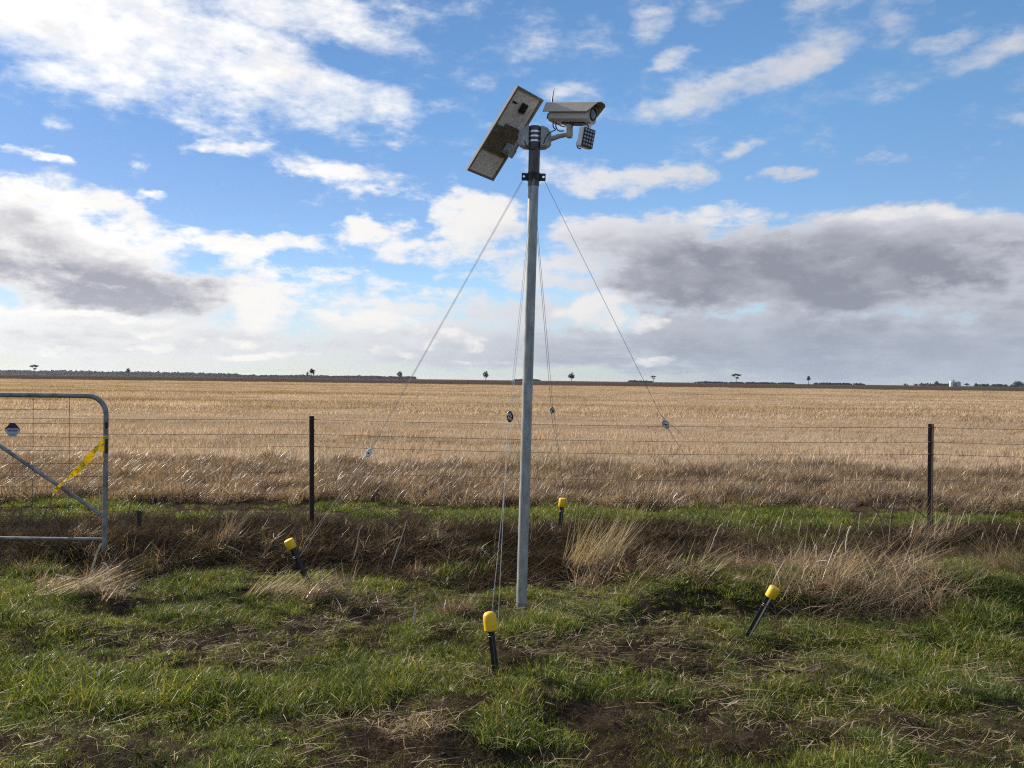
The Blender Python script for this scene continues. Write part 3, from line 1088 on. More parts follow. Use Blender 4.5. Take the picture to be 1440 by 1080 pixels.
h_sl = mast_h(262)
b = MB()
b.tube([on_mast(-.25), on_mast(h_sl + .1)], .0365, 24)
b.build('pole', M_galv, mast, True)
b = MB()
b.tube([on_mast(h_sl), on_mast(h_sl + .004), on_mast(mast_h(207))], [.0385, .0395, .0395], 24)
b.build('pole_sleeve', M_sleeve, mast, True)
b = MB()
b.lathe(on_mast(mast_h(211)), axis, [(.030, -.02), (.040, .0), (.0425, .03), (.0425, mast_h(178) - mast_h(211) - .006), (.038, mast_h(178) - mast_h(211)), (.004, mast_h(178) - mast_h(211) + .003)], 24)
b.build('pole_cap', M_sleeve, mast, True)
for py in (186.5, 193, 199.5):
    b = MB()
    h = mast_h(py)
    b.tube([on_mast(h - .006), on_mast(h + .006)], .0445, 24)
    b.build('steel_band', M_steel, mast, True)

RX = Vector((1, 0, 0)) - axis * axis.x
RX.normalize()
RY = axis.cross(RX)
# collar with four lugs for the guy wires
hb = mast_h(249)
b = MB()
b.tube([on_mast(hb - .028), on_mast(hb + .028)], .0435, 24)
col = b.build('guy_collar', M_black, mast, True)
LUG = {}
for key, d in (('left', -RX), ('right', RX), ('front', -RY), ('back', RY)):
    b = MB()
    side = axis.cross(d)
    # plate with a bolt hole: a ring of quads round the hole
    c = on_mast(hb) + d * .0635
    outer, inner = [], []
    N_ = 16
    for k in range(N_):
        a = 2 * math.pi * k / N_
        ca, sa = math.cos(a), math.sin(a)
        m_ = max(abs(ca), abs(sa))
        outer.append((ca / m_ * .020, sa / m_ * .026))
        inner.append((ca * .008 + .005, sa * .008 + .003))
    rings = []
    for off, prof in ((-.003, inner), (-.003, outer), (.003, outer), (.003, inner)):
        rings.append([c + d * p + axis * q + side * off for p, q in prof])
    rings.append(rings[0])
    b.loft(rings, cap=False)
    b.build('lug', M_black, col)
    LUG[key] = on_mast(hb - .029) + d * .078

# mount boxes each side of the head
hm = mast_h(193)


def mount_box(d, name, tilt):
    side = axis.cross(d)
    b = MB()
    prof = [(-.052, .075), (.052, .075), (.052, -.075), (-.052, -.075)]
    r = []
    for (k, s_, z_) in ((.036, 1.0, 0), (.050, 1.0, 0), (.085, .88, -.004), (.112, .55, -.012)):
        ring = []
        for (p, q) in ((-.050, .060), (-.040, .072), (.040, .072), (.050, .060), (.050, -.060), (.040, -.072), (-.040, -.072), (-.050, -.060)):
            ring.append(on_mast(hm) + d * k + side * p * s_ + axis * (q * s_ + z_ + (-.004 if q < 0 else .0)))
        r.append(ring)
    b.loft(r)
    return b.build(name, M_grey, mast, False)


dR = (RX * .98 + RY * .12).normalized()
dL = (-RX * .96 + RY * .20).normalized()
mount_box(dR, 'mount_box', 0)
mount_box(dL, 'mount_box', 0)

# ---- security camera
cr = P(777, 160.5, 5.60)
cf = P(834, 160.5, 5.42)
cd = (cf - cr).normalized()
cu = (Vector((0, 0, 1)) - cd * cd.z).normalized()
cu = (cu + Vector((.02, 0, 0))).normalized()
cs = cd.cross(cu)           # to the camera's own right
CL = (cf - cr).length
body = MB()
oct_ = [(-.056, .035), (-.040, .052), (.040, .052), (.056, .035), (.056, -.044), (.040, -.061), (-.040, -.061), (-.056, -.044)]
rings = []
for (k, s_) in ((0, .90), (.012, 1.0), (CL - .012, 1.0), (CL, .94)):
    rings.append([cr + cd * k + cs * p * s_ + cu * q * s_ for p, q in oct_])
body.loft(rings)
camb = body.build('security_camera', M_beige, mast)
b = MB()
prof_o = [(-.074, .000), (-.054, .064), (-.026, .074), (.026, .074), (.054, .064), (.074, .000)]
prof_i = [(p * .96, q - .004) for p, q in prof_o]
loop = prof_o + prof_i[::-1]
b.loft([[cr + cd * (-.036) + cs * p + cu * q for p, q in loop], [cr + cd * (CL - .03) + cs * p + cu * q for p, q in loop],
        [cr + cd * (CL + .055) + cs * p * 1.0 + cu * q for p, q in loop]])
# raked back front edge: lower corners sit further back
o_sh = b.build('sun_shield', M_beige, camb)
me = o_sh.data
off = mast.location
for v in me.vertices:
    w = v.co + off - cr
    if w.dot(cd) > CL + .03:
        up = w.dot(cu)
        v.co -= cd * (.070 * (1 - (up + .002) / .074))
b = MB()
b.lathe(cf - cd * .002, cd, [(.044, 0), (.044, .006), (.040, .009), (.036, .004), (.001, .003)], 28)
b.build('lens_ring', M_black, camb, True)
b = MB()
b.lathe(cf, cd, [(.034, .001), (.034, .0035), (.020, .005), (.001, .0055)], 28)
b.build('lens', M_glass, camb, True)
b = MB()
b.box(cr + cd * .19 - cu * .066, (cd, cs, cu), (.085, .030, .006))
b.build('mounting_plate', M_black, camb)
b = MB()
ab = cr - cd * .012 + cu * .066 + cs * .01
b.tube([ab, ab + Vector((.0, 0, .02)), ab + Vector((.012, 0, .11))], [.0065, .0055, .0028], 8)
b.build('antenna', M_black, camb, True)
b = MB()
b.tube([cr - cd * .012 - cu * .005 + cs * .03, cr - cd * .012 - cu * .04 + cs * .03], .009, 8)
b.build('cable_gland', M_black, camb, True)

# ---- bracket arm of the camera
el_t = cr + cd * .155 - cu * .070
el_b = el_t - Vector((0, 0, .085))
armA = on_mast(hm) + dR * .095 - axis * .012
armB = el_b + Vector((0, 0, .022))
b = MB()
b.tube([armA, armA.lerp(armB, .5) + Vector((0, 0, .004)), armB], [.019, .0165, .0165], 14)
b.build('bracket_arm', M_beige, mast, True)
b = MB()
b.lathe(el_b, (0, 0, 1), [(.018, -.006), (.0215, .0), (.023, .012), (.023, .066), (.026, .075), (.026, .086)], 18)
b.build('bracket_elbow', M_beige, mast, True)

# ---- infrared lamp under the camera
lc = P(827.5, 194, 5.30)
ld = Vector((.62, -.75, -.20)).normalized()
lu = (Vector((0.06, 0, 1)) - ld * ld.dot(Vector((0.06, 0, 1)))).normalized()
ls = ld.cross(lu)
b = MB()
b.box(lc - ld * .026, (ls, lu, ld), (.054, .064, .024), .006)
lamp = b.build('infrared_lamp', M_white, mast)
b = MB()
b.box(lc + ld * .0, (ls, lu, ld), (.050, .060, .003))
b.build('lamp_board', M_black, lamp)
led_mesh = None
for r in range(5):
    for c in range(4):
        p = lc + ld * .003 + ls * ((c - 1.5) * .0235) + lu * ((r - 2) * .0225)
        b = MB()
        b.lathe(p, ld, [(.0085, 0), (.0085, .003), (.005, .006), (.001, .0065)], 10)
        b.build('led', M_signw, lamp, True)
b = MB()
pa = cr + cd * .265 - cu * .058
b.poly([pa - cs * .004, pa + cd * .075 - cs * .004, lc - ld * .045 + lu * .012 - cs * .004, lc - ld * .045 - lu * .012 - cs * .004,
        pa + cs * .004, pa + cd * .075 + cs * .004, lc - ld * .045 + lu * .012 + cs * .004, lc - ld * .045 - lu * .012 + cs * .004],
       [(0, 1, 2, 3), (4, 7, 6, 5), (0, 4, 5, 1), (1, 5, 6, 2), (2, 6, 7, 3), (3, 7, 4, 0)])
b.build('lamp_bracket', M_white, lamp)
b = MB()
kp = lc - ld * .05 - lu * .004
b.tube([kp - ls * .012, kp + ls * .012], .011, 10)
b.build('tilt_knob', M_black, lamp, True)


def curve(pts, n=8):
    """smooth line through the points"""
    pts = [Vector(p) for p in pts]
    out = []
    for i in range(len(pts) - 1):
        p0, p1, p2, p3 = pts[max(i - 1, 0)], pts[i], pts[i + 1], pts[min(i + 2, len(pts) - 1)]
        for k in range(n):
            t = k / n
            out.append(.5 * ((2 * p1) + (-p0 + p2) * t + (2 * p0 - 5 * p1 + 4 * p2 - p3) * t * t + (-p0 + 3 * p1 - 3 * p2 + p3) * t ** 3))
    out.append(pts[-1])
    return out


def cable(pts, r=.0042, mat=None, name='cable', parent=None):
    b = MB()
    b.tube(curve(pts), r, 6)
    return b.build(name, mat or M_black, parent or mast, True)


cable([P(778, 169, 5.55), P(778, 178, 5.52), P(781, 182.5, 5.5), P(774, 186, 5.5), P(768, 193, 5.47), P(764.5, 202, 5.46)])
cable([P(782, 172, 5.55), P(782, 179, 5.52), P(786, 184, 5.5), P(793, 184, 5.5)])
cable([P(784, 174, 5.5), P(789, 177, 5.48), P(795, 178.5, 5.48)])
cable([P(820, 174, 5.36), P(826, 176, 5.31), P(828.5, 182, 5.30)], parent=lamp)
cable([P(813, 196, 5.34), P(811, 203, 5.34), P(813, 208, 5.34), P(817, 209, 5.34)], parent=lamp)
cable([P(737, 197, 5.50), P(741, 206, 5.49), P(747, 210, 5.5), P(753, 209, 5.5)])

# ---- solar panel, seen from behind
pc = P(709.4, 189.6, 5.66)
ea = Vector((-.341, .25, -.489)).normalized()
eb = Vector((.18, .197, -.025))
eb = (eb - ea * ea.dot(eb)).normalized()
en = ea.cross(eb).normalized()
if en.z < 0:
    en = -en                         # the glass side, facing the sun
HL, HW, TH = .334, .136, .011
b = MB()
o_ = [(-HL, -HW), (HL, -HW), (HL, HW), (-HL, HW)]
i_ = [(-HL + .016, -HW + .016), (HL - .016, -HW + .016), (HL - .016, HW - .016), (-HL + .016, HW - .016)]
rr = []
for prof, k in ((i_, -TH), (o_, -TH), (o_, TH), (i_, TH)):
    rr.append([pc + ea * p + eb * q + en * k for p, q in prof])
rr.append(rr[0])
b.loft(rr, cap=False)
panel = b.build('solar_panel', M_alu, mast)
b = MB()
b.box(pc + en * .004, (ea, eb, en), (HL - .0155, HW - .0155, .0025))
b.build('back_sheet', M_sheet, panel)
NC = 18
cw = (2 * (HL - .034)) / NC
for k in range(NC):
    a0 = -(HL - .034) + cw * (k + .5)
    for sgn in (-1, 1):
        b = MB()
        b.box(pc + en * .0008 + ea * a0 + eb * (sgn * (HW - .034) / 2), (ea, eb, en), (cw / 2 - .0016, (HW - .034) / 2 - .0014, .0012))
        b.build('solar_cell', M_cell, panel)
b = MB()
b.box(pc - en * .010 + ea * (-HL + .115) + eb * .012, (ea, eb, en), (.034, .024, .012), .003)
b.build('junction_box', M_black, panel)
b = MB()
b.box(pc - en * .003 + ea * (-HL + .105) - eb * .075, (ea, eb, en), (.006, .022, .0015))
b.build('rating_label', M_black, panel)
b = MB()
b.box(pc - en * .006 + ea * .050, (ea, eb, en), (.098, HW - .017, .006))
b.box(pc - en * .006 + ea * -.062 + eb * .03, (ea, eb, en), (.015, HW - .06, .006))
b.build('mount_plate', M_bracket, panel)
b = MB()
kn = pc - en * .012 + ea * .075 + eb * .075
kn2 = kn - en * .075
b.box(kn - en * .012, (ea, eb, en), (.04, .03, .010), .004)
b.tube([kn, kn2], [.022, .019], 12)
b.tube([kn2 - ea * .03, kn2 + ea * .03], .020, 12)
b.build('tilt_knuckle', M_grey, panel, True)
b = MB()
b.tube(curve([kn2, kn2.lerp(on_mast(hm) + dL * .1, .5), on_mast(hm) + dL * .09]), .0175, 12)
b.build('panel_arm', M_beige, mast, True)
cable([pc - en * .012 + ea * -.16 + eb * .06, P(731, 182, 5.50), P(736, 192, 5.48), P(737.5, 199, 5.47)], .0032, M_grey)

# ------------------------------------------------------------------ anchor pickets with yellow caps


def picket(cap_px, base_px, label, lean_y=0.0, rad=.019, capr=.032, caph=.075, style='round', depth_shift=0.0):
    g = G(*base_px)
    tp = P(cap_px[0], cap_px[1], g.y + lean_y)
    ax = (tp - g).normalized()
    t = thing('anchor_picket', tuple(g), label, 'anchor picket', 'yellow capped pickets that hold the guy wires')
    b = MB()
    u = ax.cross(Vector((0, 1, 0))).normalized()
    w = ax.cross(u)
    # Y section star picket
    prof = []
    for k in range(3):
        a = math.pi / 2 + k * 2 * math.pi / 3 + .3
        for da, rr_ in ((-.16, rad * 1.15), (.16, rad * 1.15), (1.047, rad * .42)):
            prof.append((math.cos(a + da) * rr_, math.sin(a + da) * rr_))
    b.extrude(prof, g - ax * .25, u, w, ax, (tp - g).length + .25)
    b.build('post', M_blackpaint, t)
    b = MB()
    c0 = tp - ax * (caph * .55)
    if style == 'round':
        pr = [(capr * .86, 0), (capr, .006), (capr, caph * .62), (capr * .93, caph * .82), (capr * .70, caph * .95), (capr * .3, caph)]
        b.lathe(c0, ax, pr, 20)
    else:
        pr = [(capr * .94, 0), (capr, .004), (capr, caph * .9), (capr * .92, caph * .97), (capr * .8, caph)]
        b.lathe(c0, ax, pr, 20)
    b.build('cap', M_yellow, t, True)
    at_ = g.lerp(tp, .70)
    b = MB()
    for j in range(2):
        b.tube([at_ + ax * (.012 * j + .004 * math.sin(a_)) + (u * math.cos(a_) + w * math.sin(a_)) * rad * 1.18 for a_ in np.linspace(0, 2 * math.pi, 15)], .0014, 5)
    b.build('wire_loop', M_dkwire, t, True)
    return g, tp, ax


pk_f = picket((689, 872), (698, 948), 'nearest yellow capped black picket leaning left in the grass before the pole', .02, .017, .037, .100)
pk_r = picket((1087, 832), (1050, 899), 'black picket with yellow cap slanting to the right, in grass right of the pole', -.06, .018, .034, .072, 'flat')
pk_l = picket((408, 764), (438, 830), 'black picket with square looking yellow cap slanting left among dead grass', -.05, .020, .036, .070, 'flat')
pk_b = picket((791.5, 706), (787, 752), 'small distant yellow capped picket standing upright on the far bank behind the pole', .0, .020, .043, .085, 'flat')

# ------------------------------------------------------------------ guy wires


def guy(lug, tens_px, ends, label, tdepth, look, tail=None, double_top=0.0):
    """lug point, pixel of the tensioner, list of lower end points"""
    tn = P(tens_px[0], tens_px[1], tdepth)
    t = thing('guy_wire', tuple(tn), label, 'guy wire', 'guy wires that stay the camera mast')
    key_dark = look == 'grey'
    wire_m = M_dkwire if key_dark else M_rope
    dirn = (lug - tn).normalized()
    side = dirn.cross(Vector((0, 1, 0))).normalized()
    for s_ in ((-1, 1) if double_top else (0,)):
        b = MB()
        b.tube([lug + side * s_ * .004, tn + side * s_ * double_top + dirn * .02], .0015, 6)
        b.build('strand', wire_m, t, True)
    for i, e in enumerate(ends):
        b = MB()
        off = side * ((i - (len(ends) - 1) / 2) * .022)
        b.tube([tn + off - dirn * .015, e], .0015, 6)
        b.build('strand', wire_m, t, True)
    # tensioner: a folded strap ring with a bolt and a wedge in it
    mat = {'pale': M_white, 'dark': M_black, 'grey': M_galv}[look]
    up = dirn
    fr = side.cross(up)
    b = MB()
    ring = []
    for k in range(17):
        a = 2 * math.pi * k / 16
        ring.append(tn + side * (math.cos(a) * .014 * (1 + .25 * math.sin(2 * a + 1))) + up * (math.sin(a) * .031 - .004) + fr * (.006 * math.cos(3 * a)))
    b.tube(ring, (.0062 if look != 'grey' else .0042), 8, cap=False)
    te = b.build('tensioner', mat, t, True)
    b = MB()
    b.box(tn + up * .008 + side * .004, (side + up * .3, up - side * .3, fr), (.010, .012, .008), .003)
    b.box(tn - up * .018 - side * .004, (side - up * .2, up + side * .2, fr), (.009, .013, .007), .003)
    b.build('wedge', M_galv if look != 'pale' else M_white, te)
    b = MB()
    b.tube([tn - up * .006 - fr * .014, tn - up * .006 + fr * .014], .006, 8)
    b.build('bolt', M_black, te, True)
    if tail:
        b = MB()
        b.tube(curve([P(a, c, tdepth) for a, c in tail]), .0014, 5)
        b.build('loose_tail', wire_m, t, True)
    return t


def along(pk, f):
    g, tp, ax = pk
    return g.lerp(tp, f)


guy(LUG['left'], (519, 636), [along(pk_l, .78) + Vector((.018, 0, .0)), along(pk_l, .72) + Vector((.03, 0, 0))],
    'left guy wire from the pole collar down to the left slanting picket, white tensioner', 5.72, 'pale',
    [(523, 628), (527, 640), (530, 652), (531, 659)], .003)
guy(LUG['right'], (935.5, 596), [along(pk_r, .93) + Vector((.02, 0, .0))],
    'dark guy wire running right from the pole collar to the right slanting picket', 5.28, 'grey',
    [(931, 585), (942, 596), (954, 606), (964, 617)], 0)
guy(LUG['front'], (717, 585), [along(pk_f, .90) + Vector((0, -.02, 0)), along(pk_f, .70) + Vector((.03, 0, 0))],
    'guy wire just left of the pole with dark ring tensioner, to the nearest picket', 4.95, 'dark',
    [(722, 578), (727, 588), (731, 600), (733, 606)], .006)
guy(LUG['back'], (776.5, 576), [along(pk_b, .95) + Vector((.03, 0, 0)), along(pk_b, .30) + Vector((.09, -.03, 0))],
    'rear guy wire just right of the pole leading back to the small distant picket', 6.7, 'grey', None, .008)

# ------------------------------------------------------------------ wire fence
FY = 8.2
fence = thing('wire_fence', (0, FY, 0), 'long wire fence on rusty star pickets between verge and stubble paddock', 'fence')
fx0 = P(440, 585, FY).x
fx1 = P(1310.5, 597, FY).x
span = fx1 - fx0
ptop = P(440, 585, FY).z
posts = [fx0 - 2 * span, fx0 - span, fx0, fx1, fx1 + span]
for k, X in enumerate(posts):
    gz = float(H(X, FY))
    lean = .012 if k == 2 else (.004 if k == 3 else 0)
    ax = Vector((-lean, 0, 1)).normalized()
    prof = []
    for j in range(3):
        a = -math.pi / 2 + j * 2 * math.pi / 3 + (.25 if k == 3 else -.2)
        for da, rr_ in ((-.13, .030), (.13, .030), (1.047, .009)):
            prof.append((math.cos(a + da) * rr_, math.sin(a + da) * rr_))
    b = MB()
    b.extrude(prof, Vector((X, FY, gz - .3)), Vector((1, 0, 0)), Vector((0, 1, 0)), ax, ptop - gz + .3)
    pst = b.build('post', M_rust, fence)
zs = [(P(440, py, FY).z + P(1310.5, py2, FY).z) / 2 for py, py2 in ((589, 602), (611, 621), (628, 638))] + [.64, .42]
for k, z in enumerate(zs):
    b = MB()
    for i in range(len(posts) - 1):
        pts = []
        for j in range(13):
            f = j / 12
            pts.append((posts[i] + (posts[i + 1] - posts[i]) * f, FY - .034 + .004 * math.sin(j * 2 + k), z - .022 * 4 * f * (1 - f) * (1 + .3 * k)))
        b.tube(pts, .0019 if k < 3 else .0014, 5)
    b.build('wire', M_wire, fence, True)

for k, z in enumerate(zs[:3]):
    for X in posts[2:4]:
        b = MB()
        b.tube([(X + .034 * math.cos(a), FY + .034 * math.sin(a), z + .003 * math.sin(a * 2.5)) for a in np.linspace(0, 2 * math.pi, 13)], .0022, 5)
        b.build('wire_tie', M_wire, fence, True)

# ------------------------------------------------------------------ gate
GY = 6.95
gx1 = P(149, 600, GY).x
gtop, gbot = P(75, 556, GY).z, P(75, 757.5, GY).z
gx0 = gx1 - 3.65
gate = thing('farm_gate', (gx1, GY, gbot), 'grey tubular steel farm gate with wire mesh at the left edge', 'gate')
GR = .0215
b = MB()
pts = [Vector((gx0, GY, gbot - .07)), Vector((gx0, GY, gtop - .14))]
rc = .16
for k in range(7):
    a = math.pi - k / 6 * math.pi / 2
    pts.append(Vector((gx0 + rc + rc * math.cos(a), GY, gtop - rc + rc * math.sin(a))))
for k in range(7):
    a = math.pi / 2 - k / 6 * math.pi / 2
    pts.append(Vector((gx1 - rc + rc * math.cos(a), GY, gtop - rc + rc * math.sin(a))))
pts.append(Vector((gx1, GY, gbot - .09)))
b.tube(pts, GR, 14)
b.build('gate_frame', M_galv2, gate, True)
b = MB()
b.tube([(gx0 + .02, GY, gbot), (gx1 - .02, GY, gbot)], .014, 12)
b.build('bottom_rail', M_galv2, gate, True)
b = MB()
br1 = P(142, 723, GY - .0)
br0 = P(0, 627, GY)
dd = br0 - br1
b.tube([br1, br1 + dd * (.90 / abs(dd.x))], .0165, 12)
dd2 = Vector((-dd.x, 0, dd.z))
m_ = br1 + dd * (1.80 / abs(dd.x))
b.build('diagonal_brace', M_galv2, gate, True)
b = MB()
b.tube([br1 + dd * (.905 / abs(dd.x)), br1 + dd * (1.55 / abs(dd.x))], .0165, 12)
b.tube([Vector((gx0 + .1, GY, gbot + .2)), Vector((gx1 - 1.9, GY, gtop - .1))], .0165, 12)
b.build('diagonal_brace', M_galv2, gate, True)
# mesh wires, held at the front of the tubes
for j, py in enumerate((576, 595, 614, 633, 651, 669, 684, 699, 713, 726, 737, 747)):
    z = P(75, py, GY).z
    xe = gx1 - .01 if j > 0 else P(99, 576, GY).x
    b = MB()
    b.tube([(gx0 + .01, GY - .012, z), ((gx0 + xe) / 2, GY - .016, z - .012), (xe, GY - .012, z)], .0019, 5)
    b.build('mesh_wire', M_wire, gate, True)
xw = P(48, 600, GY).x
stepx = P(99, 600, GY).x - xw
for k in range(-9, 2):
    X = xw + stepx * k
    if X < gx0 + .1:
        continue
    b = MB()
    b.tube([(X, GY - .017, gbot + .005), (X + .004, GY - .019, (gbot + gtop) / 2), (X, GY - .017, gtop - .01)], .0019, 5)
    b.build('mesh_stay', M_wire, gate, True)
# hinge and latch fittings on the near stile
for py, hh in ((598, .026), (627, .062)):
    b = MB()
    p = P(153, py, GY)
    b.box((gx1 + .014, GY - .014, p.z), ((1, 0, 0), (0, 1, 0), (0, 0, 1)), (.010, .012, hh), .003)
    b.build('latch_strap', M_black, gate)
# six sided notice on the mesh
sc_ = P(17.5, 604, GY - .03)
sg = thing('gate_sign', tuple(sc_), 'small dark blue and white notice fixed to the gate mesh', 'sign')
out6 = [(-.066, -.012), (-.066, .004), (-.018, .058), (.018, .058), (.066, .004), (.066, -.012), (.030, -.058), (-.030, -.058)]
b = MB()
b.extrude(out6, sc_, Vector((1, 0, 0)), Vector((0, 0, 1)), Vector((0, 1, 0)), .003)
b.build('sign_plate', M_signw, sg)
b = MB()
b.extrude([(-.066, .004), (-.018, .058), (.018, .058), (.066, .004), (.058, .004), (.046, .012), (-.046, .012), (-.058, .004)], sc_ - Vector((0, .003, 0)), Vector((1, 0, 0)), Vector((0, 0, 1)), Vector((0, 1, 0)), .0025)
b.build('dark_heading', M_lamb, sg)
b = MB()
for q, w0, w1 in ((-.004, -.042, .046), (-.012, -.036, .040), (-.045, -.022, .026)):
    x_ = w0
    rr_ = random.Random(int(q * 1000))
    while x_ < w1:
        wd = rr_.uniform(.004, .010)
        b.box(sc_ + Vector((x_ + wd / 2, -.001, q)), ((1, 0, 0), (0, 1, 0), (0, 0, 1)), (wd / 2, .0012, .0026))
        x_ += wd + .003
tag(b.build('small_print', M_lamb, sg), kind='stuff')

# yellow barrier tape tied on the gate
tpd = GY - .06
tp_pts = [(147, 619), (143, 622), (137, 629), (131, 636), (124, 645), (117, 653), (109, 662), (100, 669), (91, 676), (83, 684), (78, 690), (74, 697)]
tw_ = [.006, .010, .014, .017, .020, .021, .018, .011, .007, .007, .010, .006]
tape = thing('barrier_tape', tuple(P(147, 622, tpd)), 'torn yellow barrier tape with black print tied to the gate', 'tape')
cen = curve([P(a, c, tpd + .010 * math.sin(i * 1.3)) for i, (a, c) in enumerate(tp_pts)], 4)
ws = 1.35 * np.interp(np.linspace(0, 1, len(cen)), np.linspace(0, 1, len(tw_)), tw_)
b = MB()
L_, R2 = [], []
for i, c in enumerate(cen):
    t_ = (cen[min(i + 1, len(cen) - 1)] - cen[max(i - 1, 0)]).normalized()
    nrm = t_.cross(Vector((0, 1, 0))).normalized()
    fold = Vector((0, .010 * math.sin(i * .55), 0))
    L_.append(c + nrm * ws[i] + fold)
    R2.append(c - nrm * ws[i] - fold)
b.loft([[l, r, r + Vector((0, .0006, 0)), l + Vector((0, .0006, 0))] for l, r in zip(L_, R2)])
b.build('ribbon', M_tape, tape, False)
b = MB()
kp = P(146.5, 626, tpd)
prof = [(-.004, .028), (.006, .030), (.012, .0), (.010, -.045), (.0, -.050), (-.022, -.045), (-.030, -.022), (-.018, -.002)]
b.extrude(prof, kp + Vector((-.012, 0, -.01)), Vector((1, 0, .1)), Vector((0, 0, 1)), Vector((0, 1, 0)), .002)
b.tube(curve([P(144, 640, tpd), P(145, 648, tpd), P(142, 650, tpd), P(140, 649, tpd)]), .004, 5)
b.build('knot_end', M_tape, tape, False)
b = MB()
b.tube([P(147, 617, GY + .0) + Vector((.03 * math.cos(a), .03 * math.sin(a), .004 * a)) for a in np.linspace(0, 6.2, 13)], .007, 6)
b.build('knot', M_tape, tape, True)
# print on the ribbon: worn black letter strokes
for f, kind in ((.20, 'U'), (.27, 'C'), (.47, 'O'), (.55, 'C'), (.62, 'I')):
    i = int(f * (len(cen) - 1))
    b = MB()
    c = cen[i] - Vector((0, .0125, 0))
    t_ = (cen[i + 1] - cen[i - 1]).normalized()
    nrm = t_.cross(Vector((0, 1, 0))).normalized()
    r0 = ws[i] * .55
    rngs = {'U': (math.pi, 2 * math.pi), 'C': (.7, 5.6), 'O': (0, 6.28), 'I': None}[kind]
    if rngs is None:
        b.tube([c - nrm * r0, c + nrm * r0], .0028, 5)
    else:
        b.tube([c + t_ * (math.cos(a) * r0) + nrm * (math.sin(a) * r0) for a in np.linspace(rngs[0], rngs[1], 11)], .0030, 5)
    b.build('printed_letter', M_ink, tape)

# ------------------------------------------------------------------ stakes, sticks and dead stalks
for (px, py, hpx, w, lab) in ((195.5, 756, 38, .026, 'thicker weathered wooden stub standing right of the gate stile'), (168.5, 752, 17, .018, 'short thin wooden stub standing close beside the gate stile')):
    g = G(px, py)
    hh = hpx / FPX * g.y
    t = MB()
    r = random.Random(int(px))
    rings = []
    for k in range(6):
        f = k / 5
        rings.append([g + Vector((w * (1 - .12 * f) * math.cos(a) * (1 + r.uniform(-.12, .12)), w * .8 * math.sin(a), -.12 + (hh + .12) * f + (r.uniform(-.012, .012) if k == 5 else 0))) for a in np.linspace(0, 2 * math.pi, 9)[:-1]])
    t.loft(rings)
    o = t.build('wooden_stake', M_wood)
    tag(o, lab, 'stake', 'wooden stubs beside the gate')


def stalk(pix, depth, r0, r1, label, mat=None, name='dead_stalk', group='dead weed stalks standing by the fence', root=True):
    if root:
        g = G(*pix[0])
        depth = g.y if depth is None else depth
        first = P(pix[0][0], pix[0][1], depth)
        first.z = min(first.z, float(H(first.x, first.y)) - .02)
    pts = [P(a, c, depth) for a, c in pix]
    if root:
        pts[0] = first
    cv = curve(pts, 4)
    rr = random.Random(int(pix[0][0] * 7 + pix[0][1]))
    cv = [c + Vector((rr.uniform(-.003, .003), .010 * math.sin(i * .5) * (i / len(cv)), rr.uniform(-.003, .003))) for i, c in enumerate(cv)]
    b = MB()
    b.tube(cv, list(np.linspace(r0, r1, len(cv))), 6)
    o = b.build(name, mat or M_stalk, None, True)
    tag(o, label, 'dead stalk', group)
    return o


stalk([(420, 772), (417, 750), (414, 735), (420, 722), (427, 712)], 7.4, .008, .005, 'upright crooked dead stalk just left of the left fence post')
stalk([(462, 740), (480, 727), (500, 718), (514, 715), (528, 722), (540, 731), (562, 738)], 7.9, .006, .004, 'arched dead stalk bending over the bank right of the left fence post')
stalk([(25, 772), (8, 744)], 7.15, .007, .006, 'dead stalk leaning left behind the gate bottom, left edge of the photo')
stalk([(42, 758), (33, 735), (24, 716), (14, 733), (2, 747)], 7.2, .007, .005, 'inverted V of bent dead stalk behind the gate, the left one')
stalk([(90, 756), (78, 728), (69, 712), (62, 728), (52, 747)], 7.2, .007, .005, 'inverted V of bent dead stalk behind the gate, the right one')
stalk([(69, 714), (72, 702), (73, 694)], 7.2, .005, .003, 'short twig rising above the right bent stalk behind the gate', root=False)
stalk([(174, 748), (178, 730), (183, 714), (188, 700)], 7.4, .007, .004, 'thin dark dead stalk leaning right between the two wooden stubs')
stalk([(1250, 738), (1237, 728), (1225, 712), (1217, 699)], 7.6, .006, .006, 'dark dead stalk leaning left before the right fence post')
stalk([(1250, 752), (1254, 726), (1260, 700), (1262, 694)], 7.5, .009, .006, 'thick upright dead stalk left of the right fence post')
stalk([(1262, 697), (1275, 707), (1290, 719), (1302, 728)], 7.5, .006, .005, 'dark dead stalk sloping down from the thick one to the right fence post', root=False)
stalk([(1108, 720), (1115, 725), (1121, 730)], 7.6, .006, .004, 'small dark broken stalk far left in the row on the right bank', root=False)
for k, (px, py, dx, dy, lab) in enumerate([(300, 770, 40, -16, 'pale stem lying up the bank face midway between stubs and left picket'), (355, 790, -34, -22, 'pale stem lying left at the bank foot left of the left picket'),
        (528, 778, 36, -24, 'pale stem lying up the bank right of the slanting stalk foot'), (610, 786, 44, -20, 'pale stem lying on the bank halfway from slanting stalk to pole'),
        (655, 752, -40, 8, 'dark broken stem lying along the bank crest left of the pole'), (700, 795, -28, -26, 'pale stem leaning left at the bank foot just left of the pole'),
        (250, 752, 52, -12, 'long pale stem lying on the crest right of the thicker stub'), (905, 748, 52, -10, 'pale stem lying along the crest right of the tall straw clump')]):
    stalk([(px, py), (px + dx * .5, py + dy * .6), (px + dx, py + dy)], None, .006, .004, lab, M_stalk if k == 4 else M_pstalk, 'lying_stem', 'stems lying on the bank')
stalk([(490, 800), (500, 775), (505, 748), (510, 738)], 6.9, .007, .004, 'pale thin stalk slanting up the dark bank below the arched one', M_pstalk)
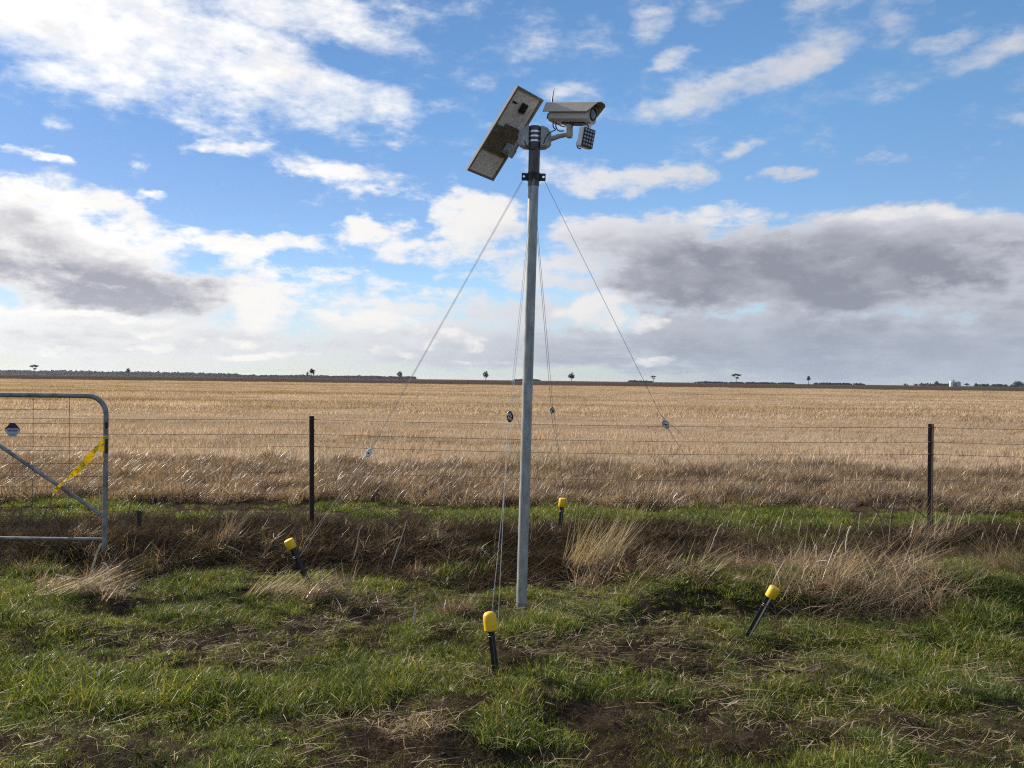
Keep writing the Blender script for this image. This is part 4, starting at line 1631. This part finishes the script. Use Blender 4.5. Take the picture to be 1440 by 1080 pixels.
stalk([(545, 810), (556, 780), (566, 752), (572, 732)], 6.7, .006, .004, 'slanting pale stalk on the dark bank midway between left picket and pole', M_pstalk)
stalk([(124, 812), (132, 790), (139, 772), (143, 764)], 6.25, .009, .007, 'bleached white stick leaning against the gate stile foot', M_pstalk, 'bleached_stick')
stalk([(158, 805), (150, 797), (144, 791)], 6.2, .009, .006, 'short bleached stick lying right of the leaning white stick', M_pstalk, 'bleached_stick')
stalk([(580, 884), (582, 870), (584, 848)], 5.2, .009, .006, 'grey bleached stick standing alone in grass left of the pole', M_pstalk, 'bleached_stick')
stalk([(78, 808), (92, 812), (112, 814), (125, 811)], 6.1, .008, .005, 'crooked bleached stick lying on the straw left of the leaning white stick', M_pstalk, 'bleached_stick', root=False)
stalk([(1188, 764), (1192, 752), (1197, 740)], 7.0, .007, .006, 'thick white broken stalk, the brightest on the right bank', M_pstalk, 'bleached_stick')
stalk([(988, 798), (1000, 770), (1010, 744), (1017, 735)], 6.6, .005, .003, 'long thin pale stalk leaning right, midway between pole and right picket', M_pstalk)
stalk([(905, 795), (912, 782), (916, 772)], 6.7, .006, .004, 'short pale crooked stalk in dark grass right of the tall straw clump', M_pstalk)
rs = random.Random(5)
for k in range(26):
    px = [1082, 1098, 1110, 1124, 1132, 1150, 1158, 1172, 1182, 1208, 1214, 1226, 1274, 1330, 1348, 1360, 1378, 1392, 1410, 1422, 1066, 1052, 1036, 1020, 1340, 1400][k] + rs.uniform(-4, 4)
    py = rs.uniform(742, 770)
    hh = rs.uniform(18, 42)
    ln = rs.uniform(2, 13)
    stalk([(px, py), (px + ln * .5, py - hh * .5), (px + ln + rs.uniform(-1, 1), py - hh)], None, rs.uniform(.0035, .0055), .003,
          'short pale broken stalk standing in the grass of the right bank', M_pstalk, 'broken_stalk', 'pale broken stalks on the right bank')

# ------------------------------------------------------------------ dead grass clumps


def clump(px, py, n, rad, h, lean, dirb, bias, label, mat=M_straw, w=(.003, .006), curl=(.1, .9), squash=.6, name='dead_grass_clump', stretch=1.0):
    g = G(px, py)
    rng = np.random.default_rng(int(px * 3 + py))
    r = rad * np.sqrt(rng.random(n))
    a = rng.random(n) * 2 * np.pi
    bp = np.stack([r * np.cos(a) * stretch, r * np.sin(a) * squash], -1)
    z0 = H(bp[:, 0] + g.x, bp[:, 1] + g.y) - g.z - .005 + rng.random(n) ** 2 * .06 * (np.mean(lean[0]) > 1.0)
    o = blade_obj(name, mat, n, rng, rad, h, w, lean, curl, 3, dirbias=dirb, bias=bias, base_pts=bp, z0=z0)
    o.location = g
    return tag(o, label, 'dead grass', 'dead grass clumps on the verge')


clump(822, 816, 380, .24, (.30, .80), (.52, .22), .1, .66, 'tall straw clump leaning right beside the pole', w=(.003, .006), curl=(-.1, .5))
clump(845, 822, 420, .26, (.12, .36), (.9, .35), -.3, .4, 'tangled brown straw at the foot of the tall leaning clump', M_brown)
clump(800, 868, 260, .30, (.12, .36), (1.35, .15), 3.6, .3, 'flattened pale straw spread on the ground right of the pole foot', squash=.5)
clump(392, 846, 420, .18, (.16, .44), (.98, .22), .45, .7, 'lying fan of pale straw left of the left slanting picket', squash=.5, curl=(.2, 1.0), stretch=1.5)
clump(92, 838, 170, .24, (.22, .52), (1.22, .15), .35, .8, 'long pale straw lying flat before the gate end', squash=.5, curl=(-.1, .3))
clump(640, 866, 360, .12, (.08, .22), (.75, .35), 0, .1, 'small round brown clump left of the pole foot', M_brown)
clump(1160, 838, 1000, .46, (.24, .62), (.92, .38), .25, .40, 'wide brown dead clump behind the right slanting picket', M_brown, squash=.45, curl=(.1, 1.6))
clump(1278, 846, 950, .36, (.22, .58), (.75, .42), .1, .25, 'bushy drooping dead clump at the right, under the fence post', M_brown, curl=(.8, 2.4), squash=.55)
clump(1215, 812, 110, .60, (.30, .70), (1.05, .28), .3, .65, 'long pale stems combed to the right across the right clumps', squash=.3, curl=(-.1, .7))
clump(1300, 768, 200, .26, (.30, .65), (.72, .3), .3, .60, 'dead stems sweeping up right around the right fence post foot', M_brown, curl=(-.1, .7))
clump(945, 812, 150, .35, (.18, .48), (1.0, .25), .4, .7, 'thin pale straw leaning right between tall clump and wide clump', squash=.4)
clump(490, 850, 330, .26, (.12, .32), (1.25, .2), .2, .4, 'matted dead straw right of the left slanting picket', M_brown, squash=.5)
clump(588, 1032, 420, .13, (.03, .13), (1.20, .3), -.2, .15, 'bleached dry mat of straw at the bottom of the photo', squash=.6, stretch=1.4)
clump(1432, 812, 420, .26, (.2, .5), (.8, .3), 2.9, .4, 'dead brown tuft at the far right edge', M_brown)
clump(312, 772, 110, .10, (.22, .46), (.25, .12), .4, .5, 'thin upright dead stems on the bank between gate and left post', M_brown)
clump(1000, 775, 320, .45, (.12, .30), (1.35, .2), .2, .4, 'dark flattened dead grass on the bank below the field', M_dead, squash=.5)
clump(220, 775, 420, .45, (.12, .32), (1.3, .25), .3, .5, 'dark brown heap of dead grass beside the wooden stubs', M_dead, squash=.5)

rs = random.Random(9)
BANK = [(235, 795, 'dark dead tuft low on the bank, below the thicker wooden stub'), (330, 800, 'dark matted tuft at the bank foot, halfway from gate to left picket'),
        (470, 790, 'dark dead tuft just right of the left slanting picket'), (560, 792, 'dead tuft at the bank foot below the slanting pale stalk'),
        (640, 800, 'dark dead tuft at the bank foot, above the small round brown clump'), (690, 770, 'brown dead tuft on the bank immediately left of the pole'),
        (380, 770, 'dark dead tuft on the bank just left of the crooked upright stalk'), (540, 760, 'dead tuft on the bank crest under the arched stalk'),
        (890, 775, 'dark dead tuft behind and right of the tall straw clump'), (960, 760, 'dead tuft on the bank crest above the thin pale straw'),
        (1060, 790, 'dark dead tuft on the bank left of the wide brown clump'), (1370, 765, 'dead tuft on the bank right of the right fence post'),
        (600, 765, 'dark dead tuft on the crest between the arched stalk and the pole'), (280, 745, 'brown dead tuft on the crest right of the thicker wooden stub')]
for k, (px, py, lab) in enumerate(BANK):
    clump(px + rs.uniform(-10, 10), py, 130, rs.uniform(.22, .4), (.10, .30), (rs.uniform(1.15, 1.4), .25), rs.uniform(-.6, .9), .35,
          lab, M_brown if k % 3 == 0 else M_dead, squash=.6, w=(.005, .010))

# ------------------------------------------------------------------ the far skyline
M_leafc = blade_mat('gum_leaves', [(0, (.022, .030, .018)), (.5, (.042, .052, .030)), (1, (.070, .078, .046))], transl=.15, rough=.7)
M_trunk = simple('tree_bark', (.085, .070, .058), .9, 0, .2, 3)


M_wood_leaf = blade_mat('far_wood_leaves', [(0, (.014, .018, .014)), (.5, (.024, .028, .021)), (1, (.036, .040, .028))], transl=.08, rough=.9, spec=.0)


def leaf_cards(rng, centres, radii, n, size):
    k = rng.integers(0, len(centres), n)
    C_ = np.asarray(centres)[k]
    Rd = np.asarray(radii)[k]
    d = rng.normal(size=(n, 3))
    d /= np.linalg.norm(d, axis=1)[:, None]
    d *= (1 + .35 * np.sin(d[:, :1] * 7 + k[:, None]) * np.cos(d[:, 2:] * 6 + k[:, None] * 2))
    p = C_ + d * Rd * (rng.random(n) ** .45)[:, None]
    u = rng.normal(size=(n, 3))
    u /= np.linalg.norm(u, axis=1)[:, None]
    v = np.cross(u, rng.normal(size=(n, 3)))
    v /= np.linalg.norm(v, axis=1)[:, None]
    s = (size * rng.uniform(.6, 1.4, n))[:, None]
    V = np.stack([p - u * s - v * s * .5, p + u * s - v * s * .5, p + u * s * .7 + v * s * .6, p - u * s * .7 + v * s * .6], 1).reshape(-1, 3)
    Q = np.arange(4 * n).reshape(-1, 4)
    tint = np.repeat(rng.random(n), 4)[:, None].repeat(3, 1)
    return V, Q, tint


def far_tree(px, ytop, wpx, dist, form, label, group='lone trees on the horizon'):
    gx = P(px, 534, dist)
    x0 = gx.x
    hh = P(px, ytop, dist).z
    w = wpx / FPX * dist
    t = thing('tree', (x0, dist, 0), label, 'tree', group)
    rng = np.random.default_rng(int(px))
    b = MB()
    if form == 'umbrella':
        trunks = [(0, 0, .70), (-.28, .72, .86), (.26, .74, .88)]
        cents = [(-.30, 0, .86), (0, 0, .92), (.32, 0, .87), (.05, .12, .93)]
        rad = [(.24, .22, .09), (.28, .26, .09), (.24, .22, .08), (.2, .2, .08)]
        if wpx < 15:
            cents.append((.15, 0, .62))
            rad.append((.14, .14, .06))
    elif form == 'round':
        trunks = [(0, 0, .45), (-.2, .5, .7), (.2, .5, .75)]
        cents = [(-.22, 0, .62), (.2, 0, .60), (0, .1, .78), (.05, -.1, .5)]
        rad = [(.27, .25, .20), (.27, .25, .20), (.28, .25, .2), (.3, .25, .18)]
    elif form == 'split':
        trunks = [(0, 0, .4), (-.30, .4, .6), (.15, .4, .8)]
        cents = [(-.38, 0, .48), (.10, 0, .82), (.28, 0, .62), (.0, 0, .68)]
        rad = [(.12, .15, .20), (.22, .2, .15), (.2, .2, .22), (.16, .2, .14)]
    else:       # tall
        trunks = [(0, 0, .55), (.1, .5, .8)]
        cents = [(-.05, 0, .80), (.12, 0, .70), (-.12, 0, .62)]
        rad = [(.28, .25, .17), (.26, .25, .15), (.24, .22, .12)]
    r0 = max(.25, hh * .028)
    for (tx, z0, z1) in trunks:
        if z0 == 0:
            b.tube([Vector((x0, dist, -.3)), Vector((x0 + .03 * w, dist, hh * z1 * .5)), Vector((x0 + tx * w, dist, hh * z1))], [r0 * 1.2, r0, r0 * .7], 7)
            tip = Vector((x0 + tx * w, dist, hh * z1))
            zt = z1
        else:
            b.tube([Vector((x0 + .02 * w, dist, hh * min(z0, zt) * .9)), Vector((x0 + tx * w, dist, hh * z1))], [r0 * .7, r0 * .35], 6)
    b.build('trunk', M_trunk, t, True)
    C_ = [(c[0] * w, c[1] * w, c[2] * hh) for c in cents]
    Rr = [(r[0] * w, r[1] * w, r[2] * hh) for r in rad]
    v, q, ti = leaf_cards(rng, C_, Rr, 300, .026 * (w + hh))
    me = mesh_np('crown', v, q, None, M_leafc, tint=ti)
    o = bpy.data.objects.new('crown', me)
    COL.objects.link(o)
    o.parent = t
    return t


TREES = [
    (47.5, 513, 12, 900, 'umbrella', 'flat topped tree above the left end of the far wood'),
    (180, 517, 8, 950, 'tall', 'small dark tree on the horizon right of the gate'),
    (437, 517.5, 13, 760, 'split', 'lone double crowned tree directly above the left fence post'),
    (562, 521, 8, 800, 'round', 'small round tree beside the left guy wire on the horizon'),
    (683, 520.5, 9, 780, 'round', 'compact round dark tree on the horizon just left of the pole'),
    (803.5, 523, 10, 780, 'round', 'spreading round tree on the horizon just right of the pole'),
    (918.5, 528.5, 7, 900, 'umbrella', 'tiny flat tree on the horizon touching the right guy wire'),
    (1035, 525.5, 13, 760, 'umbrella', 'broad flat topped tree on the horizon, the widest lone one'),
    (1137, 528, 7, 800, 'tall', 'narrow lone tree between the broad flat one and the silos'),
    (1317.5, 535.5, 7, 1350, 'round', 'dark tree on the horizon just left of the white silos'),
    (1360, 539, 9, 1400, 'round', 'low dark bushy tree just right of the white silos'),
    (1373, 538.5, 6, 1400, 'round', 'small low tree, second to the right of the silos'),
    (1384, 539.5, 13, 1400, 'round', 'low wide tree, third to the right of the silos'),
    (1399, 540, 12, 1400, 'round', 'low wide tree, fourth to the right of the silos'),
    (1433, 535.5, 16, 1250, 'round', 'big dark tree at the extreme right end of the horizon'),
]
for a in TREES:
    far_tree(*a)


def wood(name, px0, px1, dist, hpx, label, n, seed, size, depth=80, gap=0.0):
    rng = np.random.default_rng(seed)
    x0, x1 = P(px0, 534, dist).x, P(px1, 534, dist).x
    m = int(abs(x1 - x0) / 3)
    cx = rng.uniform(x0, x1, m)
    if gap:
        keep = vnoise(cx / 45.0, cx * 0, seed) > gap
        cx = cx[keep]
    hp = hpx / FPX * dist
    hv = hp * (.72 + .32 * vnoise(cx / 90.0, cx * 0 + 3, seed + 1)) * rng.uniform(.8, 1.05, len(cx))
    cents = np.stack([cx, dist + rng.uniform(0, depth, len(cx)), hv * .52], -1)
    rad = np.stack([rng.uniform(6, 11, len(cx)), rng.uniform(4, 8, len(cx)), hv * .52], -1)
    v, q, ti = leaf_cards(rng, cents, rad, n, size)
    me = mesh_np(name, v, q, None, M_wood_leaf, tint=ti)
    o = bpy.data.objects.new(name, me)
    COL.objects.link(o)
    tag(o, label, 'trees', kind='stuff')


wood('distant_wood', -330, 330, 2600, 5.8, 'far off dark wood along the left horizon', 26000, 3, 4.2, 120)
wood('distant_wood_belt', 320, 580, 2400, 3.4, 'thinner far belt of trees on the horizon left of the pole', 14000, 4, 3.6, 120, 0)
wood('distant_scrub', 580, 1300, 1900, 2.6, 'low far scrub dotted along the right half of the horizon', 6500, 5, 2.0, 120, .48)
wood('distant_scrub_belt', 1300, 1800, 2300, 3.6, 'low far scrub beyond the silos', 3000, 6, 3.0, 120, .4)

# grain silos far off on the right
M_silo = simple('white_silo_wall', (.78, .78, .76), .5, .1, .05, .2)
M_silog = simple('grey_silo_steel', (.30, .32, .34), .5, .3, .1, .2)
SD = 1500
k_ = SD / FPX
sx = P(1343, 541, SD).x
silo = thing('grain_silos', (sx, SD, 0), 'white and grey grain silos with thin tower far off at right', 'silo')
hz_ = lambda py: P(1343, py, SD).z
b = MB()
b.lathe((sx - 6.2 * k_, SD - 2, -.5), (0, 0, 1), [(2.2 * k_, 0), (2.2 * k_, hz_(536.5)), (1.7 * k_, hz_(536.0)), (.2 * k_, hz_(535.4))], 18)
b.build('white_bin', M_silo, silo, True)
for dx in (-2.4, .6):
    b = MB()
    b.lathe((sx + dx * k_, SD + 4, -.5), (0, 0, 1), [(2.0 * k_, 0), (2.0 * k_, hz_(537.2)), (.3 * k_, hz_(536.0))], 18)
    b.build('grey_bin', M_silog, silo, True)
b = MB()
b.lathe((sx + 5.4 * k_, SD + 2, -.5), (0, 0, 1), [(3.2 * k_, 0), (3.2 * k_, hz_(537.6)), (2.2 * k_, hz_(536.4)), (.4 * k_, hz_(535.5))], 18)
b.build('round_store', M_silog, silo, True)
b = MB()
b.box((sx - .6 * k_, SD + 4, hz_(533.0) / 2), ((1, 0, 0), (0, 1, 0), (0, 0, 1)), (.35 * k_, .35 * k_, hz_(533.0) / 2))
b.box((sx - 1.0 * k_, SD + 4, hz_(536) + .6), ((1, 0, 0), (0, 1, 0), (0, 0, 1)), (3.6 * k_, .5 * k_, .6))
b.build('elevator_tower', M_silog, silo)

# ------------------------------------------------------------------ the air between here and the skyline
hm_, ht_, ho_ = new_mat('haze_air')
hv_ = ht_.n('ShaderNodeVolumePrincipled', ins={'Color': rgb(.80, .88, 1.0), 'Density': .00004, 'Anisotropy': .3})
ht_.put(ho_.inputs['Volume'], hv_.outputs[0])
b = MB()
b.box((0, 1500, 12.0), ((1, 0, 0), (0, 1, 0), (0, 0, 1)), (6000, 6000, 13.5))
hz_o = b.build('haze', hm_)
tag(hz_o, kind='stuff')
